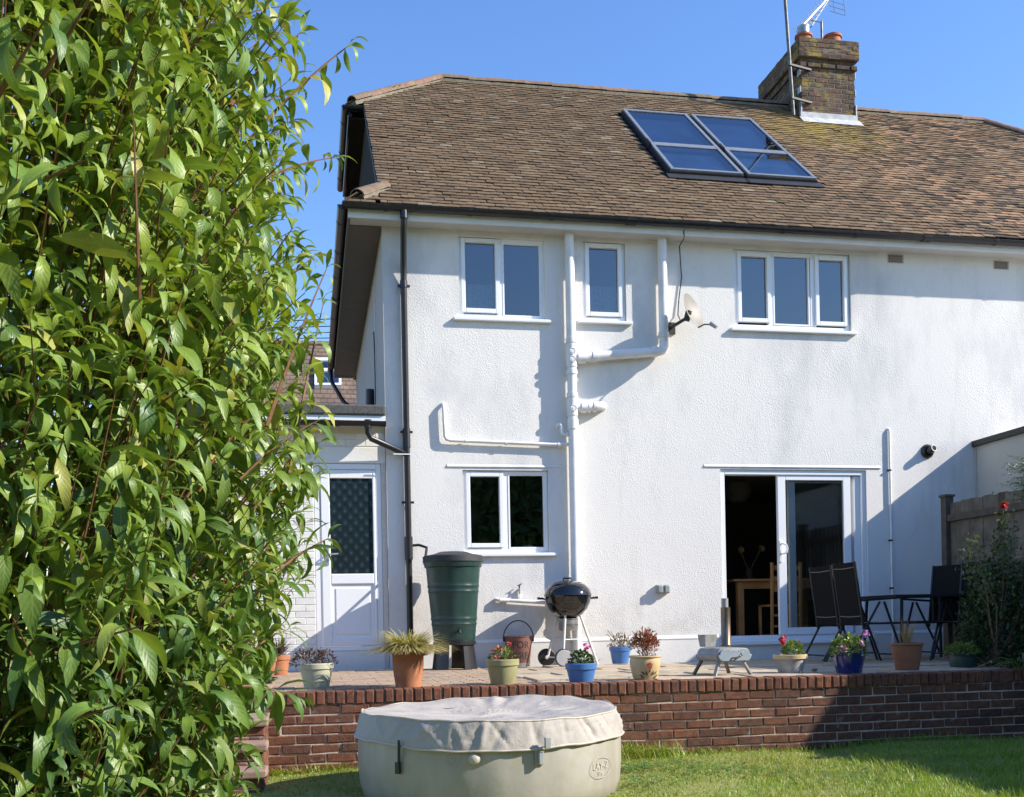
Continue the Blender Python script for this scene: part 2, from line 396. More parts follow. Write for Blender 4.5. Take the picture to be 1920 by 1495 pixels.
def bake(mats, bank, which):
    """place many copies of small all-quad meshes (bank of (V, F)) by 4x4 matrices -> V, F arrays"""
    Vs, Fs, o = [], [], 0
    which = np.asarray(which)
    for k, (V, Fq) in enumerate(bank):
        mm = mats[which == k]
        if not len(mm): continue
        W = np.einsum('nij,vj->nvi', mm[:, :3, :3], V) + mm[:, None, :3, 3]
        Fo = Fq[None] + (np.arange(len(mm)) * len(V))[:, None, None] + o
        Vs.append(W.reshape(-1, 3)); Fs.append(Fo.reshape(-1, Fq.shape[1])); o += W.shape[0] * W.shape[1]
    return np.concatenate(Vs), np.concatenate(Fs)
def text_geo(s, size):
    cu = bpy.data.curves.new('lettering', 'FONT'); cu.body = s; cu.size = size; cu.align_x = 'CENTER'; cu.align_y = 'CENTER'
    ob = bpy.data.objects.new('lettering', cu); me = ob.to_mesh()
    vs = [tuple(v.co) for v in me.vertices]; fs = [tuple(p.vertices) for p in me.polygons]
    ob.to_mesh_clear(); bpy.data.objects.remove(ob); bpy.data.curves.remove(cu)
    return vs, fs
def brick_mesh(name, lx, ly, lz, mt, jit=.0015, ch=.004):
    """brick centred in x, z; front face at y = 0 looking to -y, chamfered front"""
    j = lambda: random.uniform(-jit, jit)
    a, c = lx / 2, lz / 2
    fr = [(-a + ch + j(), j(), -c + ch + j()), (a - ch + j(), j(), -c + ch + j()), (a - ch + j(), j(), c - ch + j()), (-a + ch + j(), j(), c - ch + j())]
    md = [(-a + j(), ch, -c + j()), (a + j(), ch, -c + j()), (a + j(), ch, c + j()), (-a + j(), ch, c + j())]
    bk = [(-a, ly, -c), (a, ly, -c), (a, ly, c), (-a, ly, c)]
    fs = [(0, 1, 2, 3)] + [(i, 4 + i, 4 + (i + 1) % 4, (i + 1) % 4) for i in range(4)] + [(4 + i, 8 + i, 8 + (i + 1) % 4, 4 + (i + 1) % 4) for i in range(4)]
    fs = [tuple(reversed(f)) if i > 0 else f for i, f in enumerate(fs)]
    return MB().add(fr + md + bk, fs).mesh(name, M[mt])
# ================================================================== ground
ZL = -0.60                                                         # lawn level
WY = 8.2                                                           # front face of the retaining wall
g = MB().quad((-200, -200, ZL - .03), (300, -200, ZL - .03), (300, 400, ZL - .03), (-200, 400, ZL - .03))
M['earth'] = mat('garden_earth', (.06, .07, .025), .95, noise=(3, .4))
tag(g.build('ground', 'earth'), kind='structure')
m_, t_, b_ = nt('turf')
b_.inputs['Roughness'].default_value = .9
rp = ramp(t_, [(.3, (.17, .21, .04)), (.55, (.26, .26, .065)), (.75, (.36, .29, .12))]); t_.links.new(noi(t_, 2.2, 6, .65), rp.inputs[0])
t_.links.new(rp.outputs[0], b_.inputs['Base Color']); bumped(t_, b_, noi(t_, 45, 4), .02)
M['turf'] = m_
NX, NY = 110, 90
xs = np.linspace(-6, 12, NX); ys = np.linspace(-1, 8.3, NY)
def lawn_z(x, y): return ZL + .018 * np.sin(x * 1.7 + y * .6) + .012 * np.sin(x * 4.1 - y * 2.3) + .05 * np.clip((x - 1.5) / 6, 0, 1) * np.clip((8.2 - y) / 3, 0, 1)
XX, YY = np.meshgrid(xs, ys)
V = np.stack([XX, YY, lawn_z(XX, YY)], -1).reshape(-1, 3)
idx = np.arange(NX * NY).reshape(NY, NX)
Fq = np.stack([idx[:-1, :-1], idx[:-1, 1:], idx[1:, 1:], idx[1:, :-1]], -1).reshape(-1, 4)
tag(np_mesh('lawn', V, Fq, 'turf', smooth=True), kind='structure')

# ================================================================== house
HX = 0.868                                                         # left corner of the facade
HR = 15.1
house = thing('house', (HX, FY, 0), 'white rendered semi-detached house with a brown tiled roof', 'house')
RY0, RZ0, RT = 11.72, 5.21, math.tan(R(41))                        # eave line and pitch of the front roof slope
RIDGE_Y = 15.89; RIDGE_Z = RZ0 + (RIDGE_Y - RY0) * RT
VX = 0.856                                                         # verge
def roof_pt(px, py):
    v = ray(px, py); n = Vector((0, -RT, 1)); p0 = Vector((0, RY0, RZ0))
    return EYE + v * ((p0 - EYE).dot(n) / v.dot(n))
def roof_z(y): return RZ0 + (y - RY0) * RT

def rect(px0, py0, px1, py1, y=FY):
    """pixel rectangle -> x0, x1, z0, z1 on the facade (edges averaged so that it is square)"""
    a = F(px0, py0, y); b = F(px1, py0, y); c_ = F(px0, py1, y); d = F(px1, py1, y)
    return ((a[0] + c_[0]) / 2, (b[0] + d[0]) / 2, (c_[1] + d[1]) / 2, (a[1] + b[1]) / 2)
# openings, measured on the photograph
OP = {
    'a': rect(860.5, 447, 1021, 598), 'b': rect(1092.5, 454, 1173.5, 602.5), 'c': rect(1376.5, 472, 1595, 619),
    'd': rect(868.5, 882, 1029, 1037), 'p': rect(1353.5, 881, 1627, 1203)}
EAVE_SOFFIT = 5.065
def wall_with_holes(x0, x1, z0, z1, holes, y, depth):
    mb = MB()
    X = sorted({x0, x1, *[h[0] for h in holes], *[h[1] for h in holes]}); Z = sorted({z0, z1, *[h[2] for h in holes], *[h[3] for h in holes]})
    for i in range(len(X) - 1):
        for k in range(len(Z) - 1):
            cx, cz = (X[i] + X[i + 1]) / 2, (Z[k] + Z[k + 1]) / 2
            if any(h[0] < cx < h[1] and h[2] < cz < h[3] for h in holes): continue
            mb.quad((X[i], y, Z[k]), (X[i + 1], y, Z[k]), (X[i + 1], y, Z[k + 1]), (X[i], y, Z[k + 1]))
    for a, b, c, d in holes:
        mb.quad((a, y, c), (a, y, d), (a, y + depth, d), (a, y + depth, c)); mb.quad((b, y, d), (b, y, c), (b, y + depth, c), (b, y + depth, d))
        mb.quad((a, y, d), (b, y, d), (b, y + depth, d), (a, y + depth, d)); mb.quad((a, y, c), (a, y + depth, c), (b, y + depth, c), (b, y, c))
    return mb
wall_with_holes(HX, HR, -.02, 5.2, list(OP.values()), FY, .26).build('wall', 'render', house)
sw = MB(); YB = 19.1
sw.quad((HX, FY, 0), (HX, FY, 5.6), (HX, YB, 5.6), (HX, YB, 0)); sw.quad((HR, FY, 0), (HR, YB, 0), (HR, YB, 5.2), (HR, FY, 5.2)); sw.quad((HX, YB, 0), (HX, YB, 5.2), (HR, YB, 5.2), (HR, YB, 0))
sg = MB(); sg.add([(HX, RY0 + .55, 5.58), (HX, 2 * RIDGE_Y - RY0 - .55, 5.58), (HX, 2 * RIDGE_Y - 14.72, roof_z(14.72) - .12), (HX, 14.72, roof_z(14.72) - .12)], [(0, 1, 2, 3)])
sw.build('side_wall', 'side_render', house); sg.build('gable', 'dark_brown', house)
# smooth plinth with a small bell-cast ledge, either side of the patio door
zp = F(1300, 1196)[1]
pl = MB()
for a, b in ((HX, OP['p'][0] - .06), (OP['p'][1] + .05, HR)):
    pl.prism([(a, -.02), (b, -.02), (b, zp), (a, zp)], FY - .022, FY - .002)
    pl.add([(a, FY - .027, zp), (b, FY - .027, zp), (b, FY - .002, zp + .035), (a, FY - .002, zp + .035), (a, FY - .027, zp - .012), (b, FY - .027, zp - .012)], [(0, 1, 2, 3), (4, 5, 1, 0)])
pl.box(OP['p'][0] - .06, OP['p'][1] + .05, FY - .03, FY - .002, -.02, OP['p'][2] - .03)
pl.build('plinth', 'smooth_white', house)
# render drips over the ground-floor openings
for (xa, ya), (xb, yb) in (((838, 875), (1058, 877)), ((1320, 875), (1652, 878))):
    a, z = F(xa, ya); b, _ = F(xb, yb)
    MB().add([(a, FY - .002, z + .03), (b, FY - .002, z + .03), (b, FY - .014, z), (a, FY - .014, z), (a, FY - .002, z - .002), (b, FY - .002, z - .002)], [(3, 2, 1, 0), (4, 5, 2, 3)]).build('render_drip', 'render', house)

# rooms behind the openings (inward faces only)
def room(x0, x1, y1, z0, z1, name='room'):
    y0 = FY + .27
    mb = MB().quad((x0, y1, z0), (x1, y1, z0), (x1, y1, z1), (x0, y1, z1)).quad((x0, y0, z0), (x0, y1, z0), (x0, y1, z1), (x0, y0, z1)).quad((x1, y1, z0), (x1, y0, z0), (x1, y0, z1), (x1, y1, z1)).quad((x0, y0, z1), (x0, y1, z1), (x1, y1, z1), (x1, y0, z1))
    mb.build(name, 'room', house)
    MB().quad((x0, FY + .03, z0), (x1, FY + .03, z0), (x1, y1, z0), (x0, y1, z0)).build('room_floor', 'room_floor', house)
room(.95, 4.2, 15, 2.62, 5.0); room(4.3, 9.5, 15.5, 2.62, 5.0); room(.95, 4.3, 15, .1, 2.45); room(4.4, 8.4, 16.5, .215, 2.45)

# windows
def frame(mb, x0, x1, z0, z1, w, y0, y1, wb=None):
    wb = wb or w
    mb.box(x0, x0 + w, y0, y1, z0, z1); mb.box(x1 - w, x1, y0, y1, z0, z1)
    mb.box(x0 + w, x1 - w, y0, y1, z1 - w, z1); mb.box(x0 + w, x1 - w, y0, y1, z0, z0 + wb)
SET = .035
def window(key, lights, sill, label):
    x0, x1, z0, z1 = OP[key]
    w = tag(bpy.data.objects.new('window', None), label); put(w, house)
    y0 = FY + SET
    f = MB(); frame(f, x0 + .002, x1 - .002, z0 + .002, z1 - .002, .055, y0, y0 + .07)
    edges = []
    for i, (pxa, pya, pxb, pyb, casement) in enumerate(lights):
        a, b, c, d = rect(pxa, pya, pxb, pyb, y0)
        edges.append((a, b))
        if casement:
            cf = MB(); frame(cf, a - .05, b + .05, c - .05, d + .05, .05, y0 - .018, y0 + .045)
            cf.build('casement', 'upvc', w, bevel=.006)
        else:
            cf = MB(); frame(cf, a - .022, b + .022, c - .022, d + .022, .022, y0 - .004, y0 + .045)
            cf.build('bead', 'upvc', w, bevel=.004)
        MB().quad((a - .005, y0 + .025, c - .005), (b + .005, y0 + .025, c - .005), (b + .005, y0 + .025, d + .005), (a - .005, y0 + .025, d + .005)).build('pane', 'glass', w)
    for i in range(len(edges) - 1):
        m0 = (edges[i][1] + edges[i + 1][0]) / 2
        f.box(m0 - .038, m0 + .038, y0 + .001, y0 + .069, z0 + .057, z1 - .057)
    f.build('frame', 'upvc', w, bevel=.006)
    a = F(*sill[0])[0]; b = F(*sill[1])[0]
    MB().box(a, b, FY - .05, FY + SET + .003, z0 - .042, z0 - .003).build('sill', 'upvc', w, bevel=.008)
    return w
wa = window('a', [(872, 456, 928, 579, 1), (945, 454, 1017, 592, 0)], ((850, 603), (1033, 606)), 'upstairs two-light window over the kitchen window')
wb_ = window('b', [(1104.6, 466, 1158.5, 586, 1)], ((1082, 606), (1184, 610)), 'narrow upstairs window between the two white soil pipes')
wc = window('c', [(1389.4, 482, 1437.2, 597, 1), (1452, 479, 1514.5, 608, 0), (1535, 489, 1581, 604, 1)], ((1369, 617), (1604, 627)), 'upstairs three-light window above the patio door')
wd = window('d', [(882, 894, 936.5, 1019, 1), (956, 888, 1023, 1026, 0)], ((862, 1040), (1044, 1041)), 'dark kitchen window beside the green water butt')
def blind(w, pxa, pya, pxb, pyb, mt):
    a, b, c, d = rect(pxa, pya, pxb, pyb, FY + .1); MB().box(a, b, FY + .095, FY + .105, c, d).build('blind', mt, w)
M['blind'] = mat('dark_roller_blind', (.03, .03, .035), .8)
M['net'] = mat('net_curtain', (.30, .32, .35), .9, noise=(30, .2))
def net(w, pxa, pya, pxb, pyb):
    a, b, c, d = rect(pxa, pya, pxb, pyb, FY + .14); n = 40
    mb = MB()
    for i in range(n):
        u, v = a + (b - a) * i / n, a + (b - a) * (i + 1) / n
        yy = lambda q: FY + .14 + .012 * math.sin(q * 90) + .006 * math.sin(q * 217)
        mb.quad((u, yy(u), c), (v, yy(v), c), (v, yy(v), d), (u, yy(u), d))
    mb.build('net_curtain', 'net', w, smooth=True)
net(wa, 868, 534, 930, 584); net(wb_, 1100, 538, 1162, 592)

# sliding patio door
x0, x1, z0, z1 = OP['p']
pd = tag(bpy.data.objects.new('patio_door', None), 'white sliding patio door standing half open'); put(pd, house)
f = MB(); frame(f, x0 + .002, x1 - .002, z0 + .002, z1 - .002, .06, FY + .02, FY + .15)
f.box(x1 - .15, x1 - .064, FY + .05, FY + .15, z0 + .07, z1 - .07)
f.build('frame', 'upvc', pd, bevel=.006)
MB().box(x0 - .05, x1 + .04, FY - .075, FY + .03, z0 - .03, z0 + .001).build('sill', 'upvc', pd, bevel=.008)
MB().box(x0 + .062, x1 - .062, FY + .06, FY + .068, z0 + .062, z0 + .085).build('track', 'upvc', pd)
def leaf(pxa, pya, pxb, pyb, gxa, gya, gxb, gyb, y, name):
    a, b, c, d = rect(pxa, pya, pxb, pyb, y); e, g_, h, k = rect(gxa, gya, gxb, gyb, y)
    mb = MB(); mb.box(a, e, y, y + .05, c, d); mb.box(g_, b, y, y + .05, c, d); mb.box(e, g_, y, y + .05, k, d); mb.box(e, g_, y, y + .05, c, h)
    mb.build(name, 'upvc', pd, bevel=.006)
    MB().quad((e, y + .02, h), (g_, y + .02, h), (g_, y + .02, k), (e, y + .02, k)).build('pane', 'door_glass', pd)
    return a, b, c, d
la = leaf(1460, 890, 1597, 1189, 1475, 901, 1583, 1176, FY + .035, 'sliding_leaf')
leaf(1480, 893, 1612, 1190, 1493, 906, 1598, 1176, FY + .095, 'fixed_leaf')
hx, hz = F(1466, 1034)
h = MB(); h.tube([(hx, FY + .035, hz + .09), (hx + .01, FY - .01, hz + .095), (hx + .05, FY - .02, hz + .085), (hx + .066, FY - .02, hz + .03), (hx + .05, FY - .02, hz - .02), (hx + .01, FY - .01, hz - .03), (hx, FY + .035, hz - .03)], .011, 8)
h.box(hx - .016, hx + .016, FY + .018, FY + .036, hz - .13, hz + .13)
h.build('handle', 'upvc', pd, smooth=True)
# ---------------- roof
roof = put(bpy.data.objects.new('roof', None), house)
HIPX, HIPZ = 2.075, RIDGE_Z                                         # left end of the ridge, above a half-hip
hs = .74
EX, EZ = .634, RIDGE_Z - (2.075 - .634) * .74                         # half-hip eave
def hipline(x): z = HIPZ - (HIPX - x) * hs; return RY0 + (z - RZ0) / RT, z
ey, ez = hipline(VX)
RR = 11.34
dk = MB(); e = .03                                                 # boarding just under the tiles
dk.add([(VX, RY0, RZ0 - e), (15.0, RY0, RZ0 - e), (RR, RIDGE_Y, RIDGE_Z - e), (HIPX, RIDGE_Y, RIDGE_Z - e), (VX, ey, ez - e)], [(0, 1, 2, 3, 4)])
yb = 2 * RIDGE_Y - RY0
dk.add([(VX, yb, RZ0 - e), (15.0, yb, RZ0 - e), (RR, RIDGE_Y, RIDGE_Z - e), (HIPX, RIDGE_Y, RIDGE_Z - e), (VX, 2 * RIDGE_Y - ey, ez - e)], [(4, 3, 2, 1, 0)])
dk.add([(15.0, RY0, RZ0 - e), (15.0, yb, RZ0 - e), (RR, RIDGE_Y, RIDGE_Z - e)], [(0, 1, 2)])
y1h, _ = hipline(EX)
dk.add([(HIPX, RIDGE_Y, HIPZ - e), (EX, y1h, EZ - e), (EX, 2 * RIDGE_Y - y1h, EZ - e)], [(0, 1, 2)])
# small tiled skirt at eaves level along the side
SKX = .46
dk.add([(SKX, RY0, RZ0 - e), (HX + .01, RY0 + .42, RZ0 + .42 * RT - e), (HX + .01, 19.3, RZ0 + .42 * RT - e), (SKX, 19.3, RZ0 - e)], [(0, 1, 2, 3)])
dk.add([(SKX, RY0, RZ0 - e), (VX + .01, RY0, RZ0 - e), (VX + .01, RY0 + .40, RZ0 + .40 * RT - e)], [(0, 1, 2)])
dk.build('roof_boarding', 'black_rough', roof)
up = Vector((0, math.cos(R(41)), math.sin(R(41)))); nrm = Vector((0, -math.sin(R(41)), math.cos(R(41)))); xax = Vector((1, 0, 0))
def tile_geo(seed):
    r = random.Random(seed); j = lambda a=.0025: r.uniform(-a, a)
    w, L, t = .0802, .20, .016
    cam_ = [0, .0022, .0022, 0]; X = [-w, -w * .35, w * .35, w]
    tail = [(x, j(.004) - .0, cam_[i] + .023 + j(.0015)) for i, x in enumerate(X)]
    tail[0] = (X[0], tail[0][1] + .003, tail[0][2]); tail[3] = (X[3], tail[3][1] + .003, tail[3][2])
    head = [(x, L, cam_[i] + .001) for i, x in enumerate(X)]
    und = [(x, y, z - t) for x, y, z in tail]; undh = [(x, y, z - t) for x, y, z in head]
    v = tail + head + und + undh
    fs = [(i, i + 1, 5 + i, 4 + i) for i in range(3)] + [(8 + i, 9 + i, 1 + i, i) for i in range(3)] + [(0, 4, 12, 8), (3, 11, 15, 7)]
    return np.array(v, float), np.array(fs)
TB = [tile_geo(k) for k in range(8)]
TM = []
for V, Fq in TB:
    TM.append(MB().add([tuple(a) for a in V], [tuple(a) for a in Fq]).mesh('roof_tile', M['tile']))
# skylight and chimney footprints on the slope
SK = [(roof_pt(1166, 214), roof_pt(1293, 226), roof_pt(1250, 331), roof_pt(1384, 338)), (roof_pt(1299, 226), roof_pt(1412, 236), roof_pt(1390, 340), roof_pt(1528, 349))]
SKR = []
for a, b, c, d in SK:
    SKR.append(((a.x + c.x) / 2, (b.x + d.x) / 2, (c.y + d.y) / 2, (a.y + b.y) / 2))
ya = (SKR[0][2] + SKR[1][2]) / 2; yt = (SKR[0][3] + SKR[1][3]) / 2
SKR = [(r[0], r[1], ya, yt) for r in SKR]
CHX0, CHX1, CHY0, CHY1 = 7.77, 8.69, 15.35, 16.78
tiles = []
GA = .1
nrow = int((RIDGE_Y - RY0) / math.cos(R(41)) / GA)
for rI in range(nrow):
    d = rI * GA - .035
    y = RY0 + d * math.cos(R(41))
    xl = VX if y < ey else HIPX - (RIDGE_Y - y) * (HIPX - VX) / (RIDGE_Y - ey) + .08
    xr = 15.5 - (y - RY0) / (RIDGE_Y - RY0) * (15.5 - RR)
    n0 = int((min(xr, 12.2) - xl) / .165) + 2
    for c in range(-1, n0):
        x = (math.floor(xl / .165) + c + 1) * .165 + (0.0825 if rI % 2 else 0) + .01
        lft = max(xl - .012, x - .0825); rgt = x + .0825
        if rgt - lft < .03: continue
        sxw = (rgt - lft) / .165; x = (lft + rgt) / 2
        if x - .08 > min(xr, 12.2): continue
        yc = y + .05
        if any(r[0] - .04 < x < r[1] + .04 and r[2] - .09 < yc < r[3] + .03 for r in SKR): continue
        if CHX0 < x < CHX1 and yc > CHY0: continue
        sag = .012 * mnoise.noise(Vector((x * .6, d * .7, 3))) + .004 * mnoise.noise(Vector((x * 3, d * 3, 9)))
        o = Vector((x + random.gauss(0, .003), RY0, RZ0)) + up * (d + random.gauss(0, .004) + .012 * mnoise.noise(Vector((x * .5, d * .8, 1)))) + nrm * (sag + random.uniform(0, .006))
        a = random.gauss(0, .012); lift = random.gauss(0, .012)
        ux = (xax * math.cos(a) + up * math.sin(a)); uy = (up * math.cos(a) - xax * math.sin(a)); uz = nrm
        uy = (uy + uz * lift).normalized()
        mt_ = Matrix(((ux.x * sxw, uy.x, uz.x, o.x), (ux.y * sxw, uy.y, uz.y, o.y), (ux.z * sxw, uy.z, uz.z, o.z), (0, 0, 0, 1)))
        tiles.append(((o - EYE).length, mt_, random.randrange(8)))
tiles.sort(key=lambda q: q[0])
for dist, mt_, k in tiles[:300]:
    inst('roof_tile', TM[k], roof, mt_)
rest = tiles[300:]
V, Fq = bake(np.array([[list(r) for r in q[1]] for q in rest]), TB, [q[2] for q in rest])
tag(np_mesh('roof_tiling', V, Fq, 'tile', roof), kind='stuff')
# half-hip and side skirt tiles, seen edge-on
def tile_patch(parent, o, u, v, nu, nv, keep, name):
    n = u.cross(v).normalized(); ms, ks = [], []
    for j in range(nv):
        for i in range(nu):
            p = o + u * (i * .165 + (.08 if j % 2 else 0)) + v * (j * .1)
            if not keep(p): continue
            ms.append([[u.x, v.x, n.x, p.x], [u.y, v.y, n.y, p.y], [u.z, v.z, n.z, p.z], [0, 0, 0, 1]]); ks.append(random.randrange(8))
    V, Fq = bake(np.array(ms), TB, ks); tag(np_mesh(name, V, Fq, 'tile', parent), kind='stuff')
hv = Vector((1, 0, hs)).normalized(); hu = Vector((0, -1, 0))
def khip(p):
    f = (p.x - EX) / (HIPX - EX); yy0 = y1h + (RIDGE_Y - y1h) * f
    return yy0 + .05 < p.y < 2 * RIDGE_Y - yy0 - .05
tile_patch(roof, Vector((EX - .03, 16.9, EZ - .02)), hu, hv, 17, 17, khip, 'half_hip_tiling')
sv = Vector((1, 0, .87)).normalized()
tile_patch(roof, Vector((SKX - .03, 19.2, RZ0 - .02)), hu, sv, 46, 5, lambda p: p.y > RY0 + (p.x - SKX) and p.x < HX, 'side_skirt_tiling')
tile_patch(roof, Vector((SKX + .08, RY0, RZ0)) - up * .03, xax, up, 3, 5, lambda p: p.x - SKX > (p.y - RY0) + .02 and p.x < VX - .02, 'eave_corner_tiling')
# ridge and hip tiles: half-round, bedded in mortar
def half_round(mb, p, q, r0, r1, dn=Vector((0, 0, 1))):
    d = (q - p).normalized(); s_ = d.cross(dn).normalized(); u = s_.cross(d)
    vs = []
    for e_, r in ((p, r0), (q, r1)):
        for sh in (0, .016):
            for k in range(7):
                a = math.pi * k / 6
                vs.append(e_ + s_ * (math.cos(a) * (r - sh)) + u * (math.sin(a) * (r - sh) * .85 - .03))
    fs = [(k, k + 1, 14 + k + 1, 14 + k) for k in range(6)] + [(k, 7 + k, 7 + k + 1, k + 1) for k in range(6)] + [(14 + k, 15 + k, 22 + k, 21 + k) for k in range(6)]
    return mb.add(vs, fs)
def ridge_run(p, q, L, r=.095, steps=None):
    d = (q - p); n = max(1, round(d.length / L)); d = d / n
    for i in range(n):
        w = Vector((0, 0, random.uniform(-.006, .006)))
        half_round(MB(), p + d * i + w, p + d * (i + 1.0) + w + Vector((0, 0, .004)), r, r * 1.05).build('ridge_tile', 'ridge', roof, smooth=35)
    b = MB(); b.bar(p - Vector((0, 0, .07)), q - Vector((0, 0, .07)), r * 1.9, .05); b.build('mortar_bed', 'bed', roof)
ridge_run(Vector((HIPX, RIDGE_Y, RIDGE_Z + .03)), Vector((CHX0, RIDGE_Y, RIDGE_Z + .03)), .45)
ridge_run(Vector((CHX1, RIDGE_Y, RIDGE_Z + .03)), Vector((RR, RIDGE_Y, RIDGE_Z + .03)), .45)
ridge_run(Vector((EX + .04, y1h, EZ + .05)), Vector((HIPX, RIDGE_Y, RIDGE_Z + .03)), .33)
ridge_run(Vector((RR, RIDGE_Y, RIDGE_Z + .03)), Vector((13.44, RIDGE_Y - 2.1, RIDGE_Z - 1.8)), .36)
# bonnet at the eaves corner
half_round(MB(), Vector((SKX + .12, RY0 + .09, RZ0 + .12)), Vector((VX + .06, RY0 + .40, RZ0 + .40 * RT + .03)), .115, .095).build('bonnet_tile', 'ridge', roof, smooth=35)
MB().bar((SKX + .13, RY0 + .1, RZ0 + .08), (VX + .06, RY0 + .40, RZ0 + .38 * RT - .04), .2, .06).build('mortar_bed', 'bed', roof)
# under-cloak edge along the verge
MB().bar((VX - .0, RY0 + .45, roof_z(RY0 + .45) - .03), (VX - .0, ey, ez - .03), .04, .045).build('verge', 'black_rough', roof)

# fascias, soffits, gutters
MB().box(SKX + .02, 15, RY0 + .045, RY0 + .07, 5.058, 5.215).build('fascia', 'white_wood', house)
MB().add([(SKX + .045, RY0 + .07, 5.066), (15, RY0 + .07, 5.066), (15, FY, EAVE_SOFFIT), (SKX + .045, FY, EAVE_SOFFIT), (SKX + .045, RY0 + .07, 5.078), (15, RY0 + .07, 5.078), (15, FY, EAVE_SOFFIT + .012), (SKX + .045, FY, EAVE_SOFFIT + .012)], [(0, 3, 2, 1), (4, 5, 6, 7), (0, 1, 5, 4), (2, 3, 7, 6)]).build('soffit', 'soffit', house)
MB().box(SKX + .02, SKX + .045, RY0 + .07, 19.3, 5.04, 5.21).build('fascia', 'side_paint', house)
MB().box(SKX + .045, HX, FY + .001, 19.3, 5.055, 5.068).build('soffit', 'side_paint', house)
MB().box(SKX + .02, HX - .01, 19.3, 19.32, 5.03, 5.21).build('fascia', 'white_wood', house)
def gutter(name, p, q, r=.056, n=8, parent=house, every=.95, out=Vector((0, -1, 0))):
    p = Vector(p); q = Vector(q); d = (q - p); L = d.length; d = d.normalized(); s_ = Vector((0, 0, 1)).cross(d).normalized()
    o = put(bpy.data.objects.new(name, None), parent)
    mb = MB(); vs = []
    for e_ in (p, q):
        for rr in (r, r - .004):
            for k in range(n + 1):
                a = math.pi + math.pi * k / n
                vs.append(e_ + s_ * math.cos(a) * rr + Vector((0, 0, math.sin(a) * rr)))
    m_ = n + 1
    fs = [(k, 2 * m_ + k, 2 * m_ + k + 1, k + 1) for k in range(n)] + [(m_ + k, m_ + k + 1, 3 * m_ + k + 1, 3 * m_ + k) for k in range(n)]
    fs += [(0, m_, 3 * m_, 2 * m_), (n, 2 * m_ + n, 3 * m_ + n, m_ + n)]
    mb.add(vs, fs)
    for e_, sg in ((p, -1), (q, 1)):
        mb.add([e_] + [e_ + s_ * math.cos(math.pi + math.pi * k / n) * r + Vector((0, 0, math.sin(math.pi + math.pi * k / n) * r)) for k in range(n + 1)], [(0, k, k + 1) for k in range(1, n + 1)])
    mb.build('channel', 'black', o, smooth=50)
    k = 1
    t = every * .5
    while t < L:
        c = p + d * t; b = MB(); wd_ = .022 if k % 4 else .06; rr = r + (.006 if k % 4 else .009)
        pts = [c + s_ * math.cos(math.pi + math.pi * i / 8) * rr + Vector((0, 0, math.sin(math.pi + math.pi * i / 8) * rr)) for i in range(9)]
        vs = [x - d * wd_ for x in pts] + [x + d * wd_ for x in pts]
        b.add(vs, [(i, i + 1, 9 + i + 1, 9 + i) for i in range(8)])
        b.build('bracket' if k % 4 else 'union', 'black', o); t += every; k += 1
    return o
GZ = 5.175
gutter('gutter', (SKX - .04, RY0 - .018, GZ + .012), (15.05, RY0 - .018, GZ - .012))
gutter('gutter', (SKX - .04, RY0 - .01, GZ), (SKX - .04, 19.4, GZ))
gutter('gutter', (EX - .04, y1h - .05, EZ - .06), (EX - .04, 2 * RIDGE_Y - y1h + .3, EZ - .06))
gutter('gutter', (EX - .08, y1h - .02, EZ - .06), (VX + .12, y1h - .02, EZ - .055), every=5)
MB().box(EX, EX + .025, y1h, 2 * RIDGE_Y - y1h + .3, EZ - .19, EZ - .04).build('fascia', 'dark_brown', house)
MB().box(EX + .025, HX, y1h + .05, 2 * RIDGE_Y - y1h + .3, EZ - .19, EZ - .175).build('soffit', 'dark_brown', house)

# ---------------- rooflights
cs, sn = math.cos(R(41)), math.sin(R(41))
def rp3(x, y, h): return Vector((x, y, roof_z(y))) + nrm * h
ybar = roof_pt(1228, 282).y
def slab(mb, x0, x1, ya_, yb_, h0, h1):
    v = [rp3(x, y, h) for h in (h0, h1) for x, y in ((x0, ya_), (x1, ya_), (x1, yb_), (x0, yb_))]
    return mb.add(v, [(0, 3, 2, 1), (4, 5, 6, 7), (0, 1, 5, 4), (1, 2, 6, 5), (2, 3, 7, 6), (3, 0, 4, 7)])
M['sk_frame'] = mat('grey_rooflight_cladding', (.24, .26, .28), .42, noise=(10, .15), metal=.3)
M['sk_dark'] = mat('dark_rooflight_flashing', (.03, .032, .036), .5, noise=(10, .2))
M['sk_in'] = mat('rooflight_lining', (.30, .32, .35), .8, noise=(1.2, .5))
M['sk_pale'] = mat('pale_rooflight_lining', (.50, .51, .50), .8, noise=(2.2, .45))  # paler, uneven lining behind the lower panes
